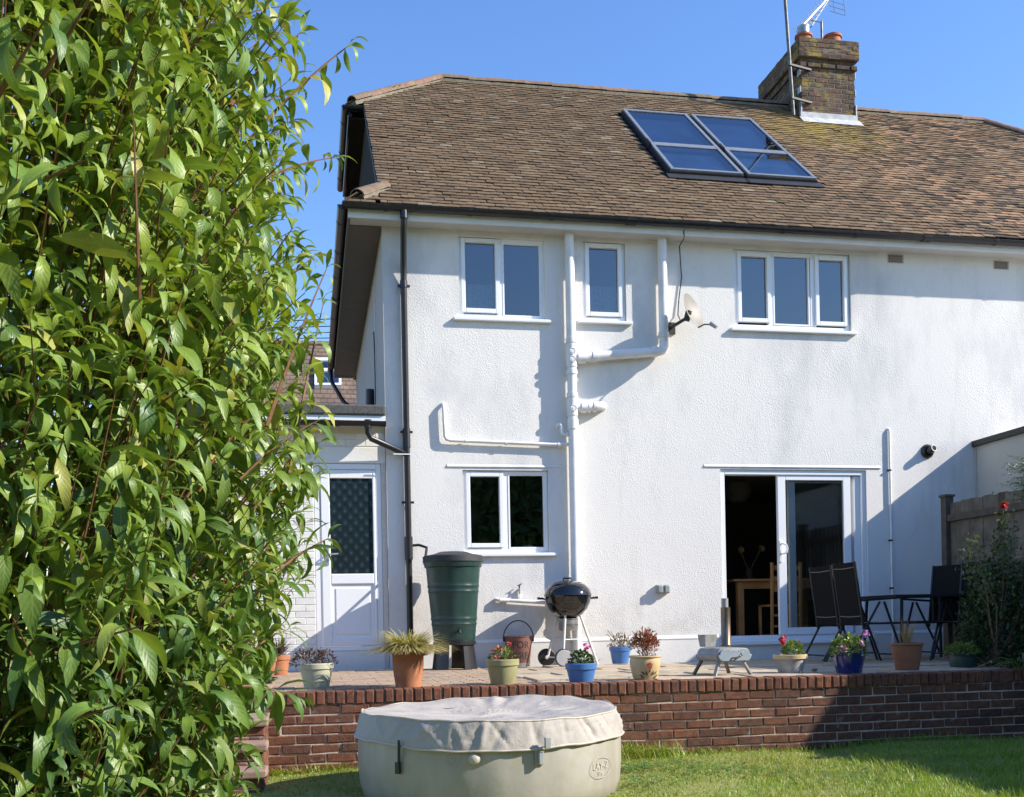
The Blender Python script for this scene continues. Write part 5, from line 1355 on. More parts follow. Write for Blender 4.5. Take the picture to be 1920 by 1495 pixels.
# ================================================================== wall fittings that are things of their own
# satellite dish
c0 = onY(1300, 583, FY - .34)
sdh = thing('satellite_dish', (c0.x - .15, FY, c0.z - .08), 'beige satellite dish on a wall bracket beside the vent pipe', 'satellite dish')
face = Vector((.64, -.72, .30)).normalized(); u = face.cross(Vector((0, 0, 1))).normalized(); v = u.cross(face)
vs = []; n = 32; K = 7
for k in range(K + 1):
    r = k / K
    for j in range(n):
        a = 2 * math.pi * j / n; vs.append(c0 + u * math.cos(a) * r * .20 + v * math.sin(a) * r * .225 + face * (.055 * (r * r - 1) + (.0)))
fs = [(k * n + j, k * n + (j + 1) % n, (k + 1) * n + (j + 1) % n, (k + 1) * n + j) for k in range(K) for j in range(n)]
MB().add(vs, fs).build('dish', 'dish', sdh, smooth=True)
br_ = MB(); e0 = Vector((c0.x - .16, FY - .005, c0.z - .11)); br_.box(e0.x - .07, e0.x + .05, FY - .02, FY - .001, e0.z - .08, e0.z + .06)
br_.tube([e0, e0 + Vector((.02, -.18, .0)), c0 - face * .09 + Vector((0, 0, -.04)), c0 - face * .05], .02, 8); br_.bar(c0 - face * .12 - v * .07, c0 - face * .05 + v * .03, .06, .05)
br_.build('bracket', 'black_rough', sdh, smooth=40)
tip = onY(1336, 609, FY - .50)
am = MB(); am.tube([c0 - v * .215 - face * .01, c0 - v * .22 + face * .08, tip], .009, 6); am.build('arm', 'pole', sdh, smooth=True)
hd_ = MB(); dd = (c0 - tip).normalized(); hd_.tube([tip - dd * .06, tip - dd * .0, tip + dd * .03], [.022, .026, .03], 10); hd_.build('receiver', 'grey_plastic', sdh, smooth=40)
# cable down from the gutter to the dish
cb = []
for px, py, yy in ((1282, 432, RY0 + .05), (1283, 446, FY - .3), (1274, 462, FY - .06), (1276, 495, FY - .02), (1278, 520, FY - .015), (1273, 560, FY - .015), (1271, 590, FY - .02), (1276, 602, FY - .1)): cb.append(onY(px, py, yy))
tag(MB().tube(cb, .0065, 6).build('dish_cable', 'black', None, smooth=True), 'thin black cable hanging from the gutter to the satellite dish', 'cable')
# flue terminal
q = onY(1741, 846, FY - .03)
fl = thing('wall_flue', (q.x, FY, q.z), 'round black flue outlet high on the wall right of the conduit', 'flue')
MB().lathe([(.0, 0), (.09, 0), (.09, -.012), (.075, -.03), (.062, -.045), (.062, -.055)], 24, (0, 0, 0), 'y').build('collar', 'black', fl, smooth=40, local=True)
MB().tube([(0, -.03, 0), (.018, -.085, .018), (.025, -.115, .025)], [.05, .048, .044], 18).build('outlet', 'black', fl, smooth=40, local=True)
MB().tube([(.0255, -.114, .0255), (.026, -.1165, .026)], [.034, .034], 18).build('outlet_hole', 'dark_void', fl, local=True)
# outdoor double socket
q = F(1243, 1105, FY - .04)
so = thing('outdoor_socket', (q[0], FY, q[1]), 'grey weatherproof double socket low on the wall', 'socket')
MB().box(-.085, .085, -.05, -.001, -.05, .055).build('back_box', 'grey_plastic', so, bevel=.012, local=True)
for s_ in (-1, 1): MB().box(s_ * .042 - .036, s_ * .042 + .036, -.085, -.052, -.048, .05).build('flap', 'grey_plastic', so, bevel=.015, local=True)
# outside tap
q = F(974, 1106, FY - .06)
tpx = thing('wall_tap', (q[0], FY, q[1]), 'small outside tap on the wall above the waste pipe', 'tap')
h = MB(); h.tube([(0, 0, 0), (0, -.05, 0), (0.0, -.065, -.01), (0, -.068, -.05)], .012, 8); h.build('spout', 'galv', tpx, smooth=40, local=True)
h = MB(); h.tube([(0, -.04, .0), (.005, -.045, .05)], .008, 8); h.tube([(-.02, -.05, .045), (.03, -.04, .07)], .007, 8); h.build('lever', 'rust', tpx, smooth=True, local=True)
MB().box(-.015, .015, -.03, -.001, -.09, -.02).build('back_plate', 'pipe_white', tpx, local=True)

# ================================================================== mast and aerial on the chimney
YM = CHY0 - .09
a0 = onY(1470, -30, YM); a1 = onY(1488, 217, YM)
ma = thing('aerial_pole', (a1.x, YM, a1.z), 'tall weathered steel pole strapped to the corner of the chimney', 'pole')
MB().tube([a1, a0], .026, 10).build('pole', 'pole', ma, smooth=True)
for py in (123, 185):
    p = onY(1480, py, YM); p.x = a1.x + (a0.x - a1.x) * (p.z - a1.z) / (a0.z - a1.z)
    b = MB(); b.bar(p + Vector((-.03, -.03, 0)), Vector((CHX0 + .16, CHY0 - .012, p.z)), .035, .03); b.bar(p + Vector((0, .03, .02)), Vector((CHX0 - .012, CHY0 + .2, p.z + .02)), .03, .03); b.build('bracket', 'black_rough', ma)
YA = 16.25
t0 = onY(1541, 78, YA); t1 = onY(1541, 42, YA)
ae = thing('tv_aerial', (t0.x, YA, CZ1), 'slanting television aerial with a wire reflector above the chimney', 'aerial')
MB().tube([Vector((t0.x, YA, CZ1)), Vector((t0.x, YA, t1.z + .02))], .02, 8).build('mast', 'pole', ae, smooth=True)
b0 = onY(1494, 60, YA - .35); b1 = onY(1562, -14, YA + .25)
MB().bar(b0, b1, .02, .02).build('boom', 'alu', ae)
MB().tube([Vector((t0.x, YA, t1.z)), b0 + (b1 - b0) * .30], .01, 6).build('strut', 'pole', ae)
b2 = onY(1520, 52, YA); b3 = onY(1553, 0, YA + .1)
MB().bar(b2, b3, .018, .018).build('tilt_arm', 'pole', ae)
bd = (b1 - b0).normalized(); sd2 = bd.cross(Vector((0, 0, 1))).normalized(); ud = sd2.cross(bd)
for k in range(10):
    c = b0 + (b1 - b0) * (.03 + k * .088)
    e = MB()
    for s1 in (-1, 1):
        e.tube([c + (ud * .075 + sd2 * .05 * s1 - bd * .02), c, c + (-ud * .075 + sd2 * .05 * s1 - bd * .02)], .006, 5)
    e.build('director', 'alu', ae)
rf = MB(); c = onY(1573, 10, YA + .2)
gx_, gz_ = Vector((.11, .02, -.006)), Vector((-.015, .0, .15))
for s1 in (-1, 1): rf.tube([c + gx_ * s1 - gz_, c + gx_ * s1 + gz_], .005, 5)
for k in range(4): q = -1 + k * .6; rf.tube([c - gx_ * 1.9 + gz_ * q, c + gx_ + gz_ * q], .004, 5)
rf.build('reflector', 'pole', ae)

# ================================================================== garden furniture
M['frame_blk'] = mat('black_chair_frame', (.016, .017, .018), .4)
M['sling'] = mat('charcoal_sling_fabric', (.013, .013, .014), .9, spec=.12)
M['seam'] = mat('pale_seam', (.22, .21, .19), .7)
def chair():
    t = thing('folding_chair', (0, 0, 0), '-', 'chair')
    W = .225                                                       # local +x is the way the chair faces, y across
    lean = lambda z: -.16 - (z - .42) * .13
    for s_ in (-1, 1):
        MB().tube([(lean(.36), s_ * W, .36), (lean(.75), s_ * W, .75), (lean(1.08), s_ * W, 1.08)], .014, 8).build('back_post', 'frame_blk', t, smooth=True, local=True)
        MB().bar((lean(.66) + .01, s_ * (W + .025), .665), (.26, s_ * (W + .025), .69), .045, .022).build('armrest', 'frame_blk', t, local=True)
        MB().tube([(.03, s_ * (W + .02), .65), (-.36, s_ * (W + .0), .0)], .013, 8).build('leg', 'frame_blk', t, smooth=True, local=True)
        MB().tube([(.08, s_ * (W + .02), .65), (.32, s_ * (W + .01), .0)], .013, 8).build('leg', 'frame_blk', t, smooth=True, local=True)
    bk = MB(); zz = np.linspace(.40, 1.075, 9)
    for a, b in zip(zz[:-1], zz[1:]):
        bk.add([(lean(a) - .0, -W + .012, a), (lean(a), W - .012, a), (lean(b), W - .012, b), (lean(b), -W + .012, b), (lean(a) - .006, -W + .012, a), (lean(a) - .006, W - .012, a), (lean(b) - .006, W - .012, b), (lean(b) - .006, -W + .012, b)], [(0, 1, 2, 3), (7, 6, 5, 4)])
    s1 = bk.build('back_sling', 'sling', t, local=True)
    for z in (.50, 1.02): MB().tube([(lean(z) - .009, -W + .02, z), (lean(z) - .012, 0, z - .008), (lean(z) - .009, W - .02, z)], .0045, 5).build('seam', 'seam', s1, local=True)
    MB().box(-.17, .27, -W + .01, W - .01, .415, .425).build('seat', 'sling', t, local=True)
    sf = MB(); sf.tube([(-.18, -W, .42), (.28, -W, .42), (.28, W, .42), (-.18, W, .42)], .012, 8); sf.build('seat_frame', 'frame_blk', t, smooth=40, local=True)
    MB().tube([(-.29, -W, .06), (-.29, W, .06)], .01, 6).build('stretcher', 'frame_blk', t, local=True)
    MB().tube([(.27, -W, .08), (.27, W, .08)], .01, 6).build('stretcher', 'frame_blk', t, local=True)
    return t
def dup(root, loc, rz, label):
    c = root.copy(); COL.objects.link(c); c.location = loc; c.rotation_euler = (0, 0, rz); c['label'] = label
    for ch_ in list(root.children):
        q = ch_.copy(); COL.objects.link(q); q.parent = c
        for g_ in ch_.children:
            d = g_.copy(); COL.objects.link(d); d.parent = q
    return c
chairs = [((5.90, 10.42), R(1), 'black folding garden chair nearest the lawn, its high back towards the patio door'),
          ((5.97, 11.1), R(3), 'black folding garden chair standing close in front of the sliding door'),
          ((7.08, 10.95), R(196), 'black folding garden chair in the shade beyond the table near the house'),
          ((6.98, 10.2), R(200), 'black folding garden chair in the shade behind the rose bush')]
ch0 = chair(); ch0['group'] = 'folding chairs round the garden table'
for i, ((x, y), rz, lb) in enumerate(chairs):
    if i == 0: ch0.location = (x, y, 0); ch0.rotation_euler = (0, 0, rz); ch0['label'] = lb
    else: dup(ch0, (x, y, 0), rz, lb)
tb = thing('garden_table', (6.78, 10.75, 0), 'dark glass-topped garden table between the folding chairs', 'table')
MB().box(-.56, .56, -.42, .42, .715, .722).build('tabletop', 'door_glass', tb, local=True)
f = MB(); frame(f, -.58, .58, -.44, .44, .03, .70, .725)
f.v = [(x, z, y) for x, y, z in f.v]; f.build('rim', 'frame_blk', tb, local=True)
for sx in (-1, 1):
    for sy in (-1, 1): MB().tube([(sx * .46, sy * .36, .70), (sx * .50, sy * .40, 0)], .018, 8).build('leg', 'frame_blk', tb, smooth=True, local=True)
hb = MB(); hb.tube([(-.12, -.41, .70), (-.12, -.41, .42)], .012, 6); hb.tube([(-.04, -.41, .70), (-.04, -.41, .42)], .012, 6); hb.bar((-.5, -.41, .42), (.5, -.41, .42), .02, .03); hb.build('brace', 'frame_blk', tb, local=True)

# ================================================================== fence, neighbour's extension
FX = 7.6
M['fence'] = [None]
M['fence'] = mat('weathered_fence_board', [(.135, .11, .085), (.20, .165, .13), (.085, .068, .052), (.16, .13, .10), (.11, .088, .066), (.22, .185, .15)], .9, noise=(7, .4), bump=(30, .003))
M['fence_dark'] = mat('weathered_post', (.10, .08, .062), .9, noise=(9, .35))
fe = thing('fence', (FX, 10.2, 0), 'weathered vertical-board timber fence at the right edge of the patio', 'fence')
fb_ = [brick_mesh('fence_board', .128, .018, 1.82, 'fence', .004, .004) for _ in range(6)]
y = FY - .62; k = 0
while y > 5.2:
    inst('fence_board', random.choice(fb_), fe, Matrix.Translation((FX + (.012 if k % 2 else 0) + random.uniform(-.003, .003), y, .94 + random.uniform(-.01, .01))) @ Matrix.Rotation(R(-90) + .13, 4, 'Z')); y -= .134; k += 1
for z in (.45, 1.05, 1.66): MB().box(FX - .045, FX - .006, 5.2, FY - .55, z - .04, z + .04).build('rail', 'fence_dark', fe)
for yy in (FY - .55, 8.9, 6.3):
    p = MB(); p.box(FX - .06, FX + .045, yy - .05, yy + .05, -.6, 1.92); o = p.build('post', 'fence_dark', fe)
    MB().box(FX - .075, FX + .06, yy - .065, yy + .065, 1.922, 1.95).build('post_cap', 'fence_dark', o)
NX0 = 8.37
ne = thing('neighbour_extension', (NX0, FY, 0), "neighbour's pale rendered extension wall with a dark coping behind the fence", 'extension')
M['ne_wall'] = mat('pale_grey_render', (.52, .50, .46), .85, noise=(1.6, .10), bump=(40, .003))
prof = [(5.16, 2.68), (4.62, 2.37), (-8, 2.37)]
mb = MB(); Yz = [(FY - .002, -.6), (FY - .002, 2.66), (6.72, 2.70), (6.52, 2.35), (-8, 2.35), (-8, -.6)]
nn = len(Yz); mb.add([(NX0, y, z) for y, z in Yz] + [(NX0 + 3.2, y, z) for y, z in Yz], [tuple(range(nn)), tuple(range(2 * nn - 1, nn - 1, -1))] + [(i, nn + i, nn + (i + 1) % nn, (i + 1) % nn) for i in range(nn)])
mb.build('wall', 'ne_wall', ne)
cp = MB()
for (ya, za), (yb2, zb2) in (((FY - .003, 2.685), (6.72, 2.725)), ((6.72, 2.725), (6.52, 2.375)), ((6.52, 2.375), (-8, 2.375))):
    cp.add([(NX0 + dx, y, z + dz) for y, z in ((ya, za), (yb2, zb2)) for dx, dz in ((-.05, -.05), (-.05, .02), (.2, .02), (.2, -.05))], [(0, 1, 5, 4), (1, 2, 6, 5), (3, 0, 4, 7), (0, 3, 2, 1), (4, 5, 6, 7)])
cp.build('coping', 'black_rough', ne)
MB().box(NX0 - .012, NX0 - .001, FY - .03, FY - .004, .0, 2.62).build('corner_bead', 'ne_wall', ne)

# ================================================================== inside the dining room
FZ = .215
def wood(name, mb, par): return mb.build(name, 'pine', par, bevel=.004)
tp_ = onY(1376, 1086, 13.0)
dt = thing('dining_table', (tp_.x + .75, 13.5, FZ), 'pine dining table just inside the open patio door', 'table')
x0_, x1_ = tp_.x, tp_.x + 1.5; zt = tp_.z
wood('tabletop', MB().box(x0_, x1_, 13.0, 13.9, zt - .03, zt), dt); wood('apron', MB().box(x0_ + .07, x1_ - .07, 13.08, 13.11, zt - .13, zt - .031), dt)
for xx in (x0_ + .08, x1_ - .16):
    for yy in (13.06, 13.76): wood('leg', MB().box(xx, xx + .085, yy, yy + .085, FZ, zt - .031), dt)
q = onY(1444, 1100, 12.72)
dc = thing('dining_chair', (q.x + .2, 12.75, FZ), 'pine ladder-back dining chair at the table inside the patio door', 'chair')
for xx in (q.x - .015, q.x + .38):
    wood('back_post', MB().bar((xx, 12.66, FZ), (xx - .01, 12.60, FZ + 1.0), .036, .036, up=(0, 1, 0)), dc); wood('leg', MB().box(xx - .016, xx + .02, 13.0, 13.036, FZ, FZ + .43), dc)
for z in (.62, .76, .9): wood('rung', MB().box(q.x + .005, q.x + .36, 12.61, 12.63, FZ + z, FZ + z + .06), dc)
wood('seat', MB().box(q.x - .02, q.x + .40, 12.67, 13.05, FZ + .432, FZ + .46), dc)
for z in (.16, .30): wood('stretcher', MB().box(q.x + .005, q.x + .36, 12.64, 12.66, FZ + z, FZ + z + .03), dc)
M['paper'] = mat('paper_lampshade', (.16, .145, .12), .9)
q = onY(1383, 918, 14.2)
lp = thing('paper_lantern', (q.x, 14.2, q.z), 'round paper lantern hanging in the dark dining room', 'lampshade')
mb = MB(); mb.lathe([(.05, -.19)] + [(.2 * math.sin(math.pi * k / 24) + (.003 if k % 2 else 0), -.2 * math.cos(math.pi * k / 24)) for k in range(2, 23)] + [(.05, .19)], 24); mb.build('shade', 'paper', lp, smooth=True, local=True)
MB().tube([(0, 0, .19), (0, 0, 2.44 - q.z)], .004, 6).build('flex', 'black', lp, local=True)
q = onY(1405, 1080, 13.3)
vz = thing('flower_vase', (q.x, 13.3, zt), 'vase of sunflowers on the dining table', 'vase')
MB().lathe([(.0, 0), (.045, 0), (.055, .06), (.04, .14), (.045, .16)], 18).build('vase', 'rust', vz, smooth=True, local=True)
M['fl_yellow'] = mat('yellow_petal', (.14, .07, .008), .6)
for dx_, dz_ in ((.16, .42), (-.14, .40)):
    stem([(0, 0, .1), (dx_ * .6, -.02, dz_ * .7), (dx_, -.04, dz_)], .005, vz)
    f_ = MB(); petals(f_, Vector((dx_, -.05, dz_)), .055, 14, Vector((0, -1, .1))); f_.build('flower', 'fl_yellow', vz, local=True)
for px, nm_, lb in ((905, 'windowsill_plant', 'strappy plant in a white pot on the left of the kitchen windowsill'), (990, 'windowsill_plant', 'small white plant pot on the right of the kitchen windowsill')):
    q = onY(px, 1022, FY + .22)
    t = thing(nm_, (q.x, FY + .22, OP['d'][2]), lb, 'plant pot', 'plants on the kitchen windowsill')
    MB().lathe([(.0, .0), (.045, 0), (.06, .10), (.055, .10)], 18).build('pot', 'upvc', t, smooth=40, local=True)
    mb = MB(); blades(mb, (0, 0, .09), 40, .2, .014, 1.3, .3, .03); mb.build('foliage', 'lf_green', t, local=True)
MB().box(OP['d'][0], OP['d'][1], FY + .11, FY + .32, OP['d'][2] - .03, OP['d'][2] - .001).build('inner_sill', 'upvc', house)

# ================================================================== house on the slope behind, overhead wires
BY = 30.0
c = onY(600, 648, BY)
bh = thing('background_house', (c.x, BY, 0), 'brown-roofed house uphill behind the extension with a white-framed roof window', 'house')
def bpt(px, py):                                                   # point on its roof slope
    v = ray(px, py); n = Vector((0, -.7, 1)).normalized(); p0 = Vector((0, BY, c.z)); return EYE + v * ((p0 - EYE).dot(n) / v.dot(n))
M['bh_roof'] = mat('distant_brown_tiles', [(.17, .115, .085), (.21, .14, .10), (.14, .10, .08)], .9, noise=(3, .3))
zr = c.z; ze = 3.4; ye_ = BY - (zr - ze) / .7
rf_ = MB(); rf_.quad((-5, ye_, ze), (6, ye_, ze), (6, BY, zr), (-5, BY, zr)).quad((6, 2 * BY - ye_, ze), (-5, 2 * BY - ye_, ze), (-5, BY, zr), (6, BY, zr))
rfo = rf_.build('roof', 'bh_roof', bh)
tl_ = MB()
for r_ in range(30):
    f0 = r_ / 30; yy = ye_ + (BY - ye_) * f0; zz = ze + (zr - ze) * f0
    for k in range(34):
        xx = -1.2 + k * .17 + (.08 if r_ % 2 else 0)
        tl_.add([(xx, yy, zz + .04), (xx + .16, yy, zz + .04 + random.uniform(0, .01)), (xx + .16, yy + (BY - ye_) / 30, zz + (zr - ze) / 30 + .012), (xx, yy + (BY - ye_) / 30, zz + (zr - ze) / 30 + .012), (xx, yy, zz), (xx + .16, yy, zz)], [(0, 1, 2, 3), (4, 5, 1, 0)])
tag(tl_.build('roof_tiling', 'bh_roof', rfo), kind='stuff')
MB().tube([(-5, BY, zr + .02), (6, BY, zr + .02)], .11, 8).build('ridge', 'ridge', rfo, smooth=True)
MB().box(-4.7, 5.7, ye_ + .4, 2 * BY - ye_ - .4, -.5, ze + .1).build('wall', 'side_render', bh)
pa_, pb_, pc_, pd_ = bpt(590, 680), bpt(640, 680), bpt(640, 731), bpt(590, 731)
n_ = Vector((0, -.7, 1)).normalized()
fw = MB(); mid = .45
def bq(u0, u1, v0, v1, mb, h):
    P = lambda u, v: pd_.lerp(pc_, u).lerp(pa_.lerp(pb_, u), v) + n_ * h
    mb.quad(P(u0, v0), P(u1, v0), P(u1, v1), P(u0, v1))
bw = MB()
for a_ in ((0, .09, 0, 1), (.91, 1, 0, 1), (.09, .91, 0, .06), (.09, .91, .9, 1), (.09, .91, .5, .6)):
    P = lambda u, v, h: pd_.lerp(pc_, u).lerp(pa_.lerp(pb_, u), v) + n_ * h
    vs = [P(u, v, h) for h in (-.02, .14) for u, v in ((a_[0], a_[2]), (a_[1], a_[2]), (a_[1], a_[3]), (a_[0], a_[3]))]
    bw.add(vs, [(4, 5, 6, 7), (0, 1, 5, 4), (1, 2, 6, 5), (2, 3, 7, 6), (3, 0, 4, 7)])
wo = bw.build('window', 'upvc', bh)
for v0, v1 in ((.06, .5), (.6, .9)):
    g_ = MB(); bq(.09, .91, v0, v1, g_, .10); g_.build('pane', 'roof_glass', wo)
    if v0 < .1:
        g_ = MB(); bq(.09, .91, v0, v1, g_, .085); g_.build('blind', 'side_render', wo)
for i, py in enumerate((598, 611, 622, 632)):
    p = onY(560, py + 3, 24 + i * .3); q = onY(720, py - 4 + i * 1.5, 24 + i * .3); d = q - p
    w_ = MB().tube([p - d * 6, p, q, q + d * 4], .011, 5)
    tag(w_.build('overhead_wire', 'black', None), ('topmost', 'second from the top', 'third from the top', 'lowest')[i] + ' of the thin overhead wires crossing the sky left of the house', 'wire', 'overhead wires left of the house')
# ================================================================== the tall leafy shrub in the left foreground
def leaf_geo(seed, droop):
    """lance-shaped leaf along +x, folded on its midrib, drooping and a little twisted; unit length; all quads"""
    r = random.Random(seed); K = 7; V = []
    p = np.array([0., 0., 0.]); ang = .12 + r.uniform(-.15, .2); tw = r.uniform(-.5, .5); curl = r.uniform(.12, .35)
    for k in range(K + 1):
        t = k / K
        w = .132 * (math.sin(math.pi * min(1, (max(0, t - .10) / .9)) ** .78) ** .85) if t > .1 else .008
        if k == K: w = .004
        a = tw * t; side = np.array([0, math.cos(a), math.sin(a)]); fold = curl * w * 1.2
        nrm_ = np.array([-math.sin(-ang) * 0, -math.sin(a), math.cos(a)])
        wave = .012 * math.sin(t * 17 + seed)
        V += [p + side * w + nrm_ * (fold + wave), p.copy(), p - side * w + nrm_ * (fold - wave)]
        p = p + np.array([math.cos(ang), 0, math.sin(ang)]) / K
        ang -= droop / K * (1.0 + .6 * t)
    F_ = []
    for k in range(K):
        for c in range(2):
            a = k * 3 + c; F_.append((a, a + 1, a + 4, a + 3))
    return np.array(V), np.array(F_)
LB = [leaf_geo(k, d) for k, d in enumerate((.7, 1.0, 1.3, 1.5, 1.9, 2.2, 1.15, 1.6))]
LUV = np.array([(k / 7, c * .5) for f in range(14) for k, c in ((f // 2, f % 2), (f // 2, f % 2 + 1), (f // 2 + 1, f % 2 + 1), (f // 2 + 1, f % 2))])
LM = []
for V, Fq in LB:
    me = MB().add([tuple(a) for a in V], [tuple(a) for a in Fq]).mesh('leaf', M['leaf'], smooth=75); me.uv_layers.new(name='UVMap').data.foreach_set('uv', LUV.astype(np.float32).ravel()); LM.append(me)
SC = Vector((-.93, 3.05, ZL))                                       # foot of the shrub
SRX, SRY = .84, 1.30
shrub = thing('tall_shrub', SC, 'tall shrub with long drooping bright green leaves filling the left foreground', 'shrub')
def surf(th, z):
    """outline radius factor of the shrub at angle th and height z above the lawn"""
    k = 1 + .10 * mnoise.noise(Vector((math.cos(th) * 2.2, math.sin(th) * 2.2, z * 1.5))) + .06 * mnoise.noise(Vector((math.cos(th) * 5, math.sin(th) * 5, z * 3.5)))
    k *= .64 + .36 * min(1, max(0, (z - .1) / 1.05))
    k += .10 * math.exp(-((z - 2.2) / 1.0) ** 2)
    if z > 3.3: k *= max(.15, 1 - ((z - 3.3) / .9) ** 2)
    return k
leaves, twigs = [], []
def add_leaf(p, out, L, kind=None, up_=Vector((0, 0, 1))):
    x = out.normalized(); y = up_.cross(x)
    if y.length < .05: y = x.orthogonal()
    y.normalize(); z = x.cross(y)
    a = random.gauss(0, .35); y, z = y * math.cos(a) + z * math.sin(a), z * math.cos(a) - y * math.sin(a)
    k = random.randrange(8) if kind is None else kind
    wv = L * random.uniform(.72, 1.1)
    leaves.append((p, np.array([[x.x * L, y.x * wv, z.x * L, p.x], [x.y * L, y.y * wv, z.y * L, p.y], [x.z * L, y.z * wv, z.z * L, p.z], [0, 0, 0, 1]]), k))
def shoot(p0, p1, bow, n_pairs, L, r0=.006, f0=.25):
    pts = []
    n = 10
    for i in range(n + 1):
        t = i / n; pts.append(p0.lerp(p1, t) + bow * (4 * t * (1 - t)))
    twigs.append((pts, [r0 * (1 - .72 * i / n) for i in range(n + 1)]))
    for k in range(n_pairs):
        t = f0 + (1 - f0) * (k + .5) / n_pairs; i = min(n - 1, int(t * n)); f = t * n - i
        p = pts[i].lerp(pts[i + 1], f); d = (pts[i + 1] - pts[i]).normalized()
        a = d.cross(Vector((0, 0, 1)))
        if a.length < .1: a = d.orthogonal()
        a.normalize(); b = d.cross(a)
        if k % 2: a, b = b, a
        q = random.uniform(-.4, .4); a = a * math.cos(q) + b * math.sin(q)
        for s_ in (-1, 1):
            if random.random() < .10: continue
            out = (a * s_ * 1.0 + d * random.uniform(.1, .6) + Vector((0, 0, -.42)) + rv(.18))
            add_leaf(p, out, L * random.choice((.62, .85, 1.0, 1.1, 1.3)) * random.uniform(.85, 1.15) * (1 if t < .85 else .72))
    for s_ in (0, 1): add_leaf(p1, (pts[-1] - pts[-2]).normalized() + rv(.35), L * random.uniform(.5, .8))
NSH = 3100
for s in range(NSH):
    # mostly the half that looks at the garden and the camera
    th = random.uniform(-2.9, .75) if random.random() < .86 else random.uniform(0, 2 * math.pi)
    z = random.uniform(.05, 3.9)
    k = surf(th, z) * random.choice((1.0, .98, .94, .88, .8, .7, .6, .5))
    tip = Vector((SC.x + SRX * k * math.cos(th), SC.y + SRY * k * math.sin(th), SC.z + z))
    f = random.uniform(.52, .72); dz = random.uniform(.18, .50)
    root = Vector((SC.x + SRX * k * f * math.cos(th + random.gauss(0, .12)), SC.y + SRY * k * f * math.sin(th + random.gauss(0, .12)), max(ZL + .02, tip.z - dz)))
    shoot(root, tip, Vector((0, 0, random.uniform(-.02, .05))), random.randint(5, 9), random.uniform(.092, .130), r0=random.uniform(.0025, .0045))
# long shoots that stand out of the outline towards the house
for px, py, Y, px0, py0, r in ((655, 85, 3.25, 470, 260, .006), (628, 296, 3.2, 470, 350, .005), (612, 505, 3.1, 500, 800, .006), (605, 575, 3.3, 540, 900, .006), (595, 790, 3.0, 450, 900, .004), (615, 1010, 3.2, 480, 1110, .006), (545, 1070, 3.1, 400, 1190, .004), (560, 1310, 2.9, 420, 1290, .005), (540, 1180, 3.2, 430, 1260, .004), (590, 480, 3.3, 430, 640, .005), (565, 60, 3.0, 430, 200, .005), (585, 880, 3.1, 470, 960, .004)):
    a = onY(px0, py0, Y - .15); b = onY(px, py, Y)
    shoot(a, b, Vector((0, 0, .015)), 7, .105, r0=r, f0=.35)
# bare reddish stems that cross the near foliage
for px, py, Y, px0, py0, r in ((250, 210, 1.85, 262, 560, .004), (180, -20, 1.75, 70, 160, .005), (95, 20, 1.7, -10, 190, .0045), (470, 305, 2.6, 330, 470, .005), (455, 330, 2.7, 340, 430, .006), (300, 1165, 1.9, 120, 1215, .004), (160, 300, 1.8, 60, 350, .004), (230, 1320, 1.9, 130, 1350, .004)):
    a = onY(px0, py0, Y + .12); b = onY(px, py, Y)
    shoot(a, b, Vector((0, 0, 0)), 4, .11, r0=r, f0=.1)
# limbs and trunk
tr = MB()
for k in range(11):
    th = random.uniform(0, 2 * math.pi); z1 = random.uniform(1.5, 2.9); k2 = random.uniform(.35, .7)
    p0 = SC + Vector((random.uniform(-.12, .12), random.uniform(-.15, .15), -.05)); p3 = Vector((SC.x + SRX * k2 * math.cos(th), SC.y + SRY * k2 * math.sin(th), SC.z + z1))
    mid_ = p0.lerp(p3, .45) + Vector((random.gauss(0, .08), random.gauss(0, .08), .1))
    pts = [p0.lerp(mid_, t) if t < 1 else mid_ for t in (0, .33, .66, 1)] + [mid_.lerp(p3, t) for t in (.33, .66, 1)]
    o = MB().tube(pts, [.032, .028, .024, .02, .016, .012, .008], 8).build('limb', 'bark', shrub, smooth=True)
tw = MB()
for pts, rs in twigs: tw.tube(pts, rs, 5, cap=False)
tag(tw.build('twigs', 'twig', shrub, smooth=True), kind='stuff')
def in_view(p):
    v = p - EYE; d = v.dot(_f)
    if d < .2: return False
    x = 960 + LENS_PX * v.dot(RIGHT) / d; y = HORIZON + LENS_PX * v.dot(DOWN) / d
    return -20 < x < 1940 and -20 < y < 1515
# keep the view clear beyond the outline seen in the photograph and right next to the lens
def keep(p):
    v = p - EYE; d = v.dot(_f)
    if d < 1.25: return False
    return True
leaves = [l for l in leaves if keep(l[0])]
order = sorted(range(len(leaves)), key=lambda i: (not in_view(leaves[i][0]), (leaves[i][0] - EYE).length))
first = set(order[:300])
for i in order[:300]:
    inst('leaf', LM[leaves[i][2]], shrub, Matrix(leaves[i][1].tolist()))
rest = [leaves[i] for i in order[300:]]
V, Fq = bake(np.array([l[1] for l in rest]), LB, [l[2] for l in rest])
tag(np_mesh('foliage', V, Fq, 'leaf', shrub, smooth=True, uv=np.tile(LUV, (len(rest), 1))), kind='stuff')

